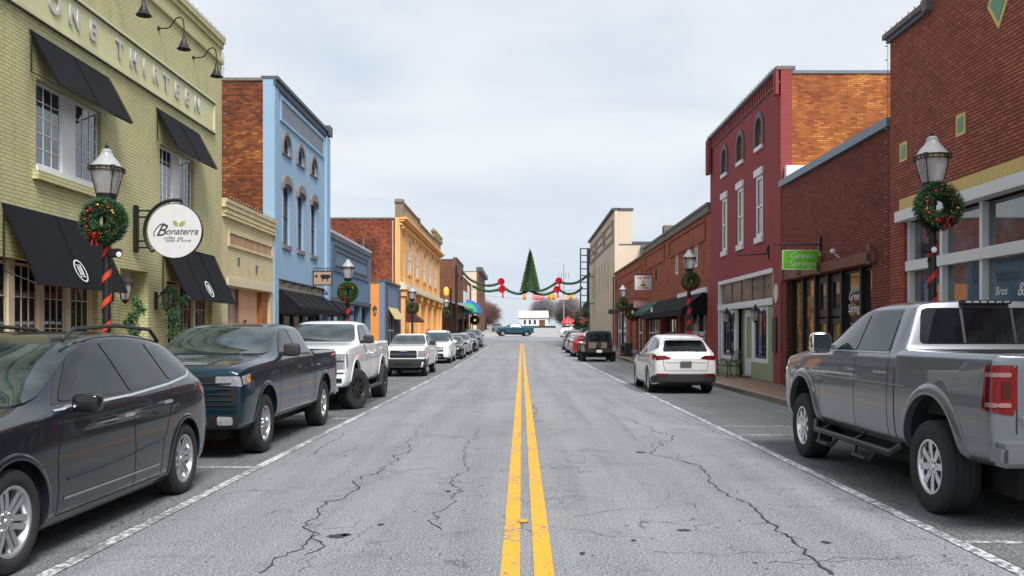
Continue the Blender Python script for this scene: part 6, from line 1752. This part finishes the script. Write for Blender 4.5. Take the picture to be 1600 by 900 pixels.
PICK = [(2.94, .48, .84, .96, .80, .70, 1.0), (2.90, .36, .95, 1.08, .90, .80, 1.13), (2.62, .34, 1.0, 1.15, .955, .84, 1.20), (1.9, .36, 1.01, 1.18, .965, .84, 1.25), (1.32, .36, 1.01, 1.20, .97, .83, 1.27),
        (.58, .36, 1.01, 1.21, .97, .73, 1.83), (-.10, .36, 1.01, 1.215, .97, .745, 1.905), (-.88, .36, 1.01, 1.22, .97, .72, 1.865), (-1.02, .36, 1.01, 1.225, .97, .86, 1.30), (-1.06, .36, 1.01, 1.24, .985, .94, 1.30),
        (-2.0, .38, 1.01, 1.24, .985, .94, 1.30), (-2.88, .42, 1.0, 1.24, .98, .94, 1.30), (-2.95, .46, .97, 1.20, .95, .90, 1.26)]
def pickup(name, label, sp):
    sp = {**dict(ax=(1.92 * sp.get('sx', 1), -1.83 * sp.get('sx', 1)), wr=.41, ww=.28, rr=.25, ar=.50, az=.46, style=S_alloy6, zk=1.25, bed=(-2.84, -1.12, .82, .72),
                     st_crease={7: .7, 8: .8, 9: .8, -2: .6, 1: .3}, row_crease={1: .6, 4: .25, 5: .7, 6: .35}, mirror=M_blackp), **sp}
    c = Car(name, label, 'pickup truck', PICK, sp)
    dk = M_cglass
    c.add('window_surround', 'side', rnd([(1.10, 1.252), (.52, 1.685), (.34, 1.758), (.10, 1.775), (-.68, 1.768), (-.84, 1.255)], .03), M_gblack, .003)
    c.add('side_window', 'side', rnd([(1.02, 1.27), (.50, 1.66), (.32, 1.735), (.12, 1.75), (.10, 1.27)], .05), dk, .009)
    c.add('side_window', 'side', rnd([(.02, 1.27), (.03, 1.755), (-.66, 1.745), (-.80, 1.27)], .05), dk, .009)
    c.line('window_trim', 'side', [(1.08, 1.245), (.5, 1.25), (-.82, 1.255)], .02, sp.get('trim', M_black), .006)
    c.add('windshield', 'front', rnd([(-.84, 1.29), (.84, 1.29), (.68, 1.77), (-.68, 1.77)], .09), M_cglassf, .012, grid=.06)
    rw = c.add('rear_window', 'rear', rnd([(-.72, 1.36), (.72, 1.36), (.66, 1.78), (-.66, 1.78)], .06), dk)
    for y in (-.26, .26): c.line('window_bar', 'rear', [(y, 1.37), (y, 1.77)], .03, M_black, .01, False, rw)
    for pts in ([(1.22, .42), (1.24, .9), (1.16, 1.22)], [(.06, .40), (.06, 1.24)], [(-.86, .44), (-.86, 1.23)], [(1.2, .42), (-.86, .42)]):
        c.line('panel_gap', 'side', pts, .009, M_seam, .002)
    c.line('panel_gap', 'side', [(-1.04, .44), (-1.04, 1.26)], .02, M_seam, .002)
    c.handle(.22, 1.06, sp.get('hmat', c.paint)); c.handle(-.66, 1.06, sp.get('hmat', c.paint))
    c.mirror(.92, 1.32, sp['mirror'], sp.get('msize', (.12, .25, .2)), arm=.08)
    c.archlip(sp.get('lip', c.paint), sp.get('lipw', .05), sp.get('lipr', .014), z0=c.Z(.40))
    # tailgate and rear lights
    q = sp.get('tl', 0)
    c.add('taillight', 'rear', rnd([(.82, .76 + q), (.985, .78 + q), (.975, 1.14 + q), (.82, 1.14 + q)], .02), M_tail, .008, False, grid=.05)
    c.add('taillight', 'rear', rnd([(-.82, .76 + q), (-.985, .78 + q), (-.975, 1.14 + q), (-.82, 1.14 + q)], .02), M_tail, .008, False, grid=.05)
    c.add('taillight', 'side', rnd([(-2.93, .78 + q), (-2.93, 1.14 + q), (-2.80, 1.14 + q), (-2.77, .80 + q)], .03), M_tail, .008, grid=.05)
    for y in (-.80, .80): c.line('panel_gap', 'rear', [(y, .68), (y, 1.2)], .012, M_seam, .003, False)
    z0, z1 = c.Z(.44), c.Z(.62); xr = c.X(-2.95)
    MB().box(xr - .14, xr + .1, -c.Y(.99), c.Y(.99), z0, z1, .04).build('rear_bumper', sp.get('bump', M_silver), c.root, 40)
    return c
def pick_front(c, style):
    g = M_black
    if style == 'dark':
        c.add('grille', 'front', rnd([(-.88, .66), (.88, .66), (.84, 1.02), (-.84, 1.02)], .05), g, .006)
        for z in (.73, .80, .87, .94): c.line('grille_bar', 'front', [(-.8, z), (.8, z)], .022, c.paint, .012, False, r=.011)
        c.add('grille_centre', 'front', rnd([(-.62, .81), (.62, .81), (.62, .875), (-.62, .875)], .02), c.paint, .02, False)
        for sd in (1, -1):
            c.add('headlight', 'front', rnd([(sd * .60, .93), (sd * .93, .90), (sd * .90, 1.03), (sd * .60, 1.03)], .02), M_lens, .012, False, grid=.04)
            c.add('fog_light', 'front', rnd([(sd * .62, .42), (sd * .82, .42), (sd * .82, .52), (sd * .62, .53)], .03), M_lens, .02, False, grid=.04)
            c.add('air_inlet', 'front', rnd([(sd * .52, .40), (sd * .88, .40), (sd * .86, .56), (sd * .5, .54)], .04), M_black, .008, False, grid=.04)
        c.add('headlight', 'side', rnd([(2.86, .92), (2.86, 1.03), (2.62, 1.06), (2.70, .94)], .02), M_lens, .008, grid=.04)
        c.add('marker_light', 'side', rnd([(2.74, .93), (2.76, 1.02), (2.64, 1.045), (2.68, .95)], .01), M_amber, .012, grid=.04)
        c.add('lower_valance', 'front', rnd([(-.85, .37), (.85, .37), (.8, .46), (-.8, .46)], .03), M_blackp, .007, False)
        c.line('panel_gap', 'front', [(-.9, .62), (.9, .62)], .02, M_black, .004, False)
    elif style == 'chrome':
        c.add('grille', 'front', rnd([(-.60, .70), (.60, .70), (.60, 1.06), (-.60, 1.06)], .04), g, .006)
        for z in (.80, .94): c.line('grille_bar', 'front', [(-.6, z), (.6, z)], .04, M_silver, .02, False)
        for sd in (1, -1):
            c.add('headlight', 'front', rnd([(sd * .64, .74), (sd * .92, .74), (sd * .91, 1.05), (sd * .64, 1.05)], .02), M_lens, .01, False, grid=.05)
            c.line('headlight_bezel', 'front', [(sd * .66, .90), (sd * .9, .90)], .03, M_black, .014, False)
            c.add('fog_light', 'front', rnd([(sd * .70, .47), (sd * .86, .47), (sd * .86, .55), (sd * .70, .55)], .02), M_black, .02, False, grid=.04)
        c.add('headlight', 'side', rnd([(2.86, .76), (2.86, 1.04), (2.74, 1.05), (2.76, .80)], .02), M_lens, .008, grid=.05)
        c.add('bumper_inlet', 'front', rnd([(-.45, .44), (.45, .44), (.42, .56), (-.42, .56)], .02), M_black, .012, False)
        c.line('panel_gap', 'front', [(-.93, .655), (.93, .655)], .03, M_black, .005, False)
    else:
        c.add('grille', 'front', rnd([(-.62, .74), (.62, .74), (.6, 1.04), (-.6, 1.04)], .06), g, .006)
        for z in (.89,): c.line('grille_bar', 'front', [(-.6, z), (.6, z)], .05, M_dgrey, .02, False)
        for sd in (1, -1): c.add('headlight', 'front', rnd([(sd * .66, .78), (sd * .94, .78), (sd * .93, 1.03), (sd * .66, 1.03)], .03), M_lens, .01, False, grid=.05)
        c.add('headlight', 'side', rnd([(2.86, .8), (2.86, 1.02), (2.72, 1.03), (2.74, .82)], .02), M_amber, .008, grid=.05)
        c.add('front_bumper', 'front', rnd([(-.95, .40), (.95, .40), (.95, .70), (-.95, .70)], .05), M_blackp, .02, False)
        c.add('front_bumper', 'side', rnd([(2.90, .40), (2.90, .70), (2.45, .70), (2.42, .42)], .05), M_blackp, .02)
        c.add('bumper_inlet', 'front', rnd([(-.4, .46), (.4, .46), (.4, .56), (-.4, .56)], .02), M_seam, .024, False)

GL, GR = 'vehicles parked along the left kerb', 'vehicles parked along the right kerb'
P_trav = paint('graphite_paint', (.009, .013, .021), .2, .35)
c = crossover('parked_car', 'dark graphite grey crossover with roof rails, nearest on the left', 'crossover', dict(paint=P_trav, rails=True, rax=-1.66, group=GL, grid=.07, mirror=plain('gloss_black', (.015, .015, .017), .15)))
c.add('marker_light', 'side', rnd([(.70, 1.10), (.78, 1.10), (.78, 1.12), (.70, 1.12)], .005), M_silver, .02)
c.place(-4.53, 7.86, -90)
P_silv = paint('deep_teal_blue_paint', (.003, .022, .040), .3, .35)
c = pickup('parked_pickup', 'deep blue crew cab pickup with black mirrors behind the graphite crossover', dict(paint=P_silv, sz=1.05, lift=.05, sg=.80, group=GL, wr=.42, az=.47, ar=.51, bump=M_silver, grid=.07))
pick_front(c, 'dark')
for sd in (1, -1): c.line('hood_crease', 'top', [(2.6, sd * .45), (1.5, sd * .5)], .02, c.paint, .004, False, r=.012)
MB().prism([(-.05, 0, c.Z(1.9)), (-.25, 0, c.Z(1.9)), (-.25, 0, c.Z(1.9) + .05)], (0, .03, 0)).build('antenna', M_black, c.root)
c.place(-4.63, 14.74, -90)
P_f150 = paint('white_paint_gloss', (.74, .75, .76), .0, .3)
c = pickup('parked_pickup', 'lifted white crew cab pickup on large black wheels with front wheel turned', dict(paint=P_f150, sz=1.06, lift=.15, sg=.85, group=GL, wr=.455, ww=.33, rr=.26, az=.56, ar=.56, style=S_black, inset=-.06, steer=-24, bump=M_black))
pick_front(c, 'chrome'); c.add('emblem', 'front', [(.09 * math.cos(a), .87 + .05 * math.sin(a)) for a in [math.pi * k / 8 for k in range(16)]], M_silver, .03, False, grid=.04)
for sd in (1, -1): MB().tube([(1.35, sd * 1.02, .5), (1.15, sd * 1.06, .42), (-1.1, sd * 1.06, .42), (-1.3, sd * 1.02, .5)], .045, 8).build('side_step', M_black, c.root, 50)
c.place(-4.72, 22.15, -90)
c = pickup('parked_pickup', 'compact older white pickup with black front bumper behind the lifted one', dict(paint=P_f150, sx=.87, sy=.86, sz=.98, lift=.02, sg=.72, group=GL, wr=.36, ww=.23, rr=.2, az=.39, ar=.42, style=S_dull, grid=.12))
pick_front(c, 'old'); c.add('emblem', 'front', [(.1 * math.cos(a), .89 + .04 * math.sin(a)) for a in [math.pi * k / 8 for k in range(16)]], plain('emblem_blue', (.02, .05, .2), .3), .03, False, grid=.04)
c.place(-4.6, 37.4, -90)
c = crossover('parked_car', 'boxy white sport utility vehicle behind the compact white pickup', 'suv', dict(paint=P_f150, sy=.98, sz=1.0, sg=1.12, lift=.05, sx=.93, group=GL, grid=.12, style=S_dull, rails=True))
c.place(-4.85, 51.5, -90)
P_dark = paint('black_cherry_paint', (.03, .012, .016), .4, .3)
SED = [(s_[0], s_[1], s_[2], s_[3] * .88, s_[4], s_[5], s_[6] * .84) for s_ in CROSS]
c = crossover('parked_car', 'low dark maroon car between the white utility vehicle and the silver car', 'car', dict(paint=P_dark, sts=CROSS, sx=.84, sy=.92, sz=.85, sg=.85, wr=.33, rr=.22, ar=.38, group=GL, grid=.15, style=S_dull)); c.place(-4.55, 57.6, -90)
P_sil = paint('silver_paint', (.42, .44, .47), .6, .3)
c = crossover('parked_car', 'pale silver car fifth behind the nearest crossover on the left', 'car', dict(paint=P_sil, sx=.88, sy=.93, sz=.92, sg=.85, wr=.34, ar=.39, group=GL, grid=.15, style=S_dull)); c.place(-4.6, 65.6, -90)
P_blk = paint('black_car_paint', (.015, .016, .02), .4, .25)
c = crossover('parked_car', 'black car half hidden behind the pale silver car', 'car', dict(paint=P_blk, sx=.88, sy=.93, sz=.92, sg=.88, wr=.34, ar=.39, group=GL, grid=.15, style=S_dull)); c.place(-4.5, 73.2, -90)
P_gry = paint('mid_grey_paint', (.12, .14, .17), .6, .3)
c = crossover('parked_car', 'mid grey utility vehicle last in the left parking row', 'suv', dict(paint=P_gry, sx=.92, sy=.96, sz=1.0, group=GL, grid=.15, style=S_dull)); c.place(-4.75, 87.5, -90)
# right row, seen from behind
P_ram = paint('granite_silver_paint', (.165, .18, .205), .55, .3)
c = pickup('parked_pickup', 'large silver grey heavy duty crew cab pickup with side steps, nearest on the right', dict(paint=P_ram, sx=1.025, sy=1.02, sz=1.09, tl=.06, lift=.13, sg=.9, group=GR, wr=.44, ww=.30, rr=.255, az=.56, ar=.575, style=S_ram, inset=-.0, bump=P_ram, trim=M_silver, hmat=M_chrome, lipw=.09, lipr=.03, lip=P_ram, mirror=M_chrome, msize=(.13, .26, .27), grid=.06))
for sd in (1, -1):
    st = MB().tube([(1.40, sd * 1.0, .56), (1.25, sd * 1.06, .46), (-1.1, sd * 1.06, .46), (-1.25, sd * 1.0, .56)], .04, 8)
    for xx in (.75, -.45):
        st.tube([(xx + .32, sd * 1.06, .46), (xx + .22, sd * 1.12, .34), (xx - .22, sd * 1.12, .34), (xx - .32, sd * 1.06, .46)], .026, 6)
        st.box(xx - .2, xx + .2, sd * 1.12 - .05, sd * 1.12 + .05, .335, .365)
    for xx in (1.1, 0, -1.0): st.tube([(xx, sd * 1.06, .46), (xx, sd * .8, .6)], .025, 6)
    st.build('side_step', M_black, c.root, 50)
# lamp inside the rear lights, third brake light
M_rev = glass('pale_rose_lens', (.26, .13, .14), 1.5, .1, .02, 8, .1)
for (a, b) in ((.88, .915), (1.11, 1.145)):
    for sd in (1, -1): c.add('reverse_lens', 'rear', rnd([(sd * .845, a), (sd * .94, a), (sd * .94, b), (sd * .845, b)], .015), M_rev, .016, False, grid=.04)
    c.add('reverse_lens', 'side', rnd([(-2.915, a), (-2.915, b), (-2.835, b), (-2.825, a)], .015), M_rev, .015, grid=.03)
for sd in (1, -1): c.add('lens_core', 'rear', rnd([(sd * .85, .945), (sd * .915, .945), (sd * .915, 1.08), (sd * .85, 1.08)], .01), plain('lens_dark', (.05, .003, .004), .2), .014, False, grid=.04)
z_ = c.Z(1.86); MB().box(c.X(-.95), c.X(-.86), -.26, .26, z_ - .035, z_ + .012, .01).build('brake_light', M_black, c.root)
m = MB()
for k in range(6): y = -.2 + k * .08; m.box(c.X(-.95) - .006, c.X(-.95), y - .028, y + .028, z_ - .02, z_)
m.build('brake_light_lens', M_lens, c.root)
text('RAM', 'badge', M_chrome, c.root, lambda a, b, d=0: Vector((c.X(-2.95) - .01 - d, -a, b)), 0, c.Z(.98), .2, .004, .008, bold=.01)
text('TURBO', 'badge', M_chrome, c.root, lambda a, b, d=0: Vector((c.X(-2.95) - .012 - d, -a, b)), -.70, c.Z(.80), .06, .004, .004)
c.line('body_crease', 'side', [(2.5, .98), (1.2, .95), (-.9, .95), (-1.3, .95)], .01, c.paint, .004, r=.008)
text('2500', 'badge', M_chrome, c.root, lambda a, b, d=0: Vector((a, c.wy + .004 + d, b)), 1.5, c.Z(.76), .09, .004, .004, flip=True)
c.place(4.88, 10.36, 90)
P_hl = paint('pearl_white_paint', (.66, .66, .65), .1, .3)
c = crossover('parked_car', 'pearl white crossover seen from behind with red tail lights, parked before the burgundy shop', 'crossover', dict(paint=P_hl, sx=.935, sy=.955, sz=.97, sg=1.0, group=GR, grid=.06, rails=False, mirror=M_blackp))
for sd in (1, -1):
    c.add('taillight', 'rear', rnd([(sd * .44, 1.02), (sd * .86, .98), (sd * .87, 1.10), (sd * .46, 1.125)], .02), M_tail, .010, False, grid=.04)
    c.add('reflector', 'rear', rnd([(sd * .52, .50), (sd * .80, .52), (sd * .80, .60), (sd * .6, .58)], .01), M_tail, .03, False, grid=.04)
c.add('lower_bumper', 'rear', rnd([(-.84, .34), (.84, .34), (.86, .60), (-.86, .60)], .05), M_blackp, .015, False)
c.add('lower_bumper', 'side', rnd([(-2.52, .34), (-2.52, .56), (-1.98, .46), (-1.98, .30)], .03), M_blackp, .012)
c.line('chrome_strip', 'rear', [(-.5, .585), (.5, .585)], .015, M_silver, .03, False)
c.line('panel_gap', 'rear', [(-.80, 1.2), (-.66, .98), (-.62, .68), (.62, .68), (.66, .98), (.80, 1.2)], .012, M_seam, .004, False)
c.line('tailgate_crease', 'rear', [(-.6, .93), (.6, .93)], .01, c.paint, .004, False, r=.012)
m_ = c.cast('rear', 0, c.Z(.86)); c.plate('rear', 0, c.Z(.87), m_[0].x - .02, plain('plate_dark', (.08, .08, .085), .5)); 
c.add('emblem', 'rear', [(.07 * math.cos(a), 1.08 + .045 * math.sin(a)) for a in [math.pi * k / 8 for k in range(16)]], M_chrome, .012, False, grid=.03)
MB().tube([(c.X(-2.35), -.1, c.Z(1.24)), (c.X(-2.5), -.35, c.Z(1.235))], .012, 5).build('rear_wiper', M_black, c.root)
MB().box(c.X(-2.4), c.X(-2.12), -c.Y(.56), c.Y(.56), c.Z(1.585), c.Z(1.61), .012).build('spoiler', c.paint, c.root, 40)
MB().prism([(c.X(-1.9), 0, c.Z(1.67)), (c.X(-2.1), 0, c.Z(1.66)), (c.X(-2.1), 0, c.Z(1.73))], (0, .03, 0)).build('antenna', M_silver, c.root)
c.place(4.58, 27.4, 90)

# boxy off-roader
JP = [(2.0, .5, .55, .95, .5, .45, 1.0), (1.96, .5, .70, 1.0, .66, .6, 1.05), (1.2, .5, .74, 1.08, .72, .62, 1.12), (.75, .5, .78, 1.12, .76, .66, 1.15), (.5, .5, .79, 1.13, .77, .68, 1.74), (-.6, .5, .79, 1.14, .77, .70, 1.84), (-1.85, .5, .79, 1.14, .77, .70, 1.83), (-1.93, .52, .78, 1.12, .76, .69, 1.78)]
P_jp = paint('dull_black_paint', (.022, .021, .022), .3, .4)
c = Car('parked_jeep', 'boxy black soft top off-roader seen from behind with spare wheel mount', 'off-road vehicle', JP, dict(paint=P_jp, group=GR, ax=(1.25, -1.2), wr=.43, ww=.3, rr=.23, ar=.50, az=.5, zk=5, style=S_black, inset=-.22, row_crease={1: .6, 5: .8, 6: .7}, st_crease={-1: .8, -2: .9, 4: .6}, sub=2))
c.add('rear_window', 'rear', rnd([(-.58, 1.22), (.58, 1.22), (.54, 1.66), (-.54, 1.66)], .06), M_cglass)
for a, b in ((.55, -.15), (-.22, -.95), (-1.02, -1.75)): c.add('side_window', 'side', rnd([(a, 1.2), (b, 1.2), (b, 1.66), (a - (.12 if a > 0 else 0), 1.66)], .06), M_cglass)
c.add('windshield', 'front', rnd([(-.6, 1.2), (.6, 1.2), (.56, 1.66), (-.56, 1.66)], .05), M_cglassf)
c.add('tailgate', 'rear', rnd([(-.45, .80), (.62, .80), (.62, 1.13), (-.45, 1.13)], .02), plain('olive_tailgate', (.11, .10, .085), .6), .01, False)
m = MB().lathe([(.001, -.02), (.15, -.02), (.15, .12), (.1, .14), (.001, .14)], 16, 'x', (-2.08, 0, 1.0)); m.build('spare_mount', M_black, c.root)
for sd in (1, -1):
    MB().box(-1.99, -1.93, sd * .66 - .08, sd * .66 + .08, .92, 1.08, .015).build('taillight', M_tail, c.root)
    for x in (1.25, -1.2):
        m = MB()
        pp = [(x + .66, .62), (x + .5, .93), (x + .3, 1.02), (x - .3, 1.02), (x - .5, .93), (x - .66, .62)]
        m.prism([(a, sd * .74, b) for a, b in pp] + [(a, sd * .74, b - .05) for a, b in pp[::-1]], (0, sd * .28, 0)); m.build('fender', M_blackp, c.root)
MB().box(-2.12, -1.9, -.78, .78, .55, .72, .03).build('rear_bumper', M_black, c.root); MB().box(1.95, 2.15, -.78, .78, .55, .72, .03).build('front_bumper', M_black, c.root)
c.plate('rear', .0, .63, -2.13, plain('plate_white', (.5, .5, .5), .5)); c.mirror(.6, 1.2, M_blackp, (.1, .2, .17), arm=.06)
c.place(4.45, 53.5, 90)
P_red = paint('red_car_paint', (.35, .02, .02), .3, .3)
c = crossover('parked_car', 'small red car just beyond the black off-roader', 'car', dict(paint=P_red, sx=.85, sy=.92, sz=.92, sg=.9, wr=.33, ar=.38, group=GR, grid=.15, style=S_dull)); c.place(4.3, 61.6, 90)
c = crossover('parked_car', 'silver car beyond the small red car', 'car', dict(paint=P_sil, sx=.88, sy=.93, sz=.92, sg=.88, wr=.34, ar=.39, group=GR, grid=.15, style=S_dull)); c.place(4.35, 69.2, 90)
c = crossover('parked_car', 'dark utility vehicle at the far end of the right parking row', 'suv', dict(paint=P_blk, sx=.92, sy=.95, sz=1.0, wr=.36, group=GR, grid=.15, style=S_dull)); c.place(4.5, 77.5, 90)
P_teal = paint('teal_blue_paint', (.03, .10, .15), .5, .3)
c = pickup('turning_pickup', 'teal blue crew cab pickup turning across the distant junction', dict(paint=P_teal, sz=1.05, lift=.12, sg=.95, wr=.42, az=.5, ar=.52, style=S_alloy6, grid=.12)); pick_front(c, 'chrome'); c.place(-1.2, 138.5, 192)
c = crossover('parked_car', 'white van like vehicle parked beyond the black off-roader by the red canopy', 'car', dict(paint=P_f150, sx=1.0, sy=1.0, sz=1.1, sg=1.3, group=None, grid=.15, style=S_dull)); c.place(8.6, 141, 175)
c = crossover('parked_car', 'small dark grey car far beyond the junction, left of the church', 'car', dict(paint=P_gry, sx=.88, sy=.93, sz=.92, group=None, grid=.2, style=S_dull)); c.place(-4.6, 168, -90)
c = crossover('parked_car', 'small dark car far beyond the junction, right of the church', 'car', dict(paint=P_blk, sx=.88, sy=.93, sz=.92, group=None, grid=.2, style=S_dull)); c.place(9.2, 185, 90)
bpy.context.view_layer.update()
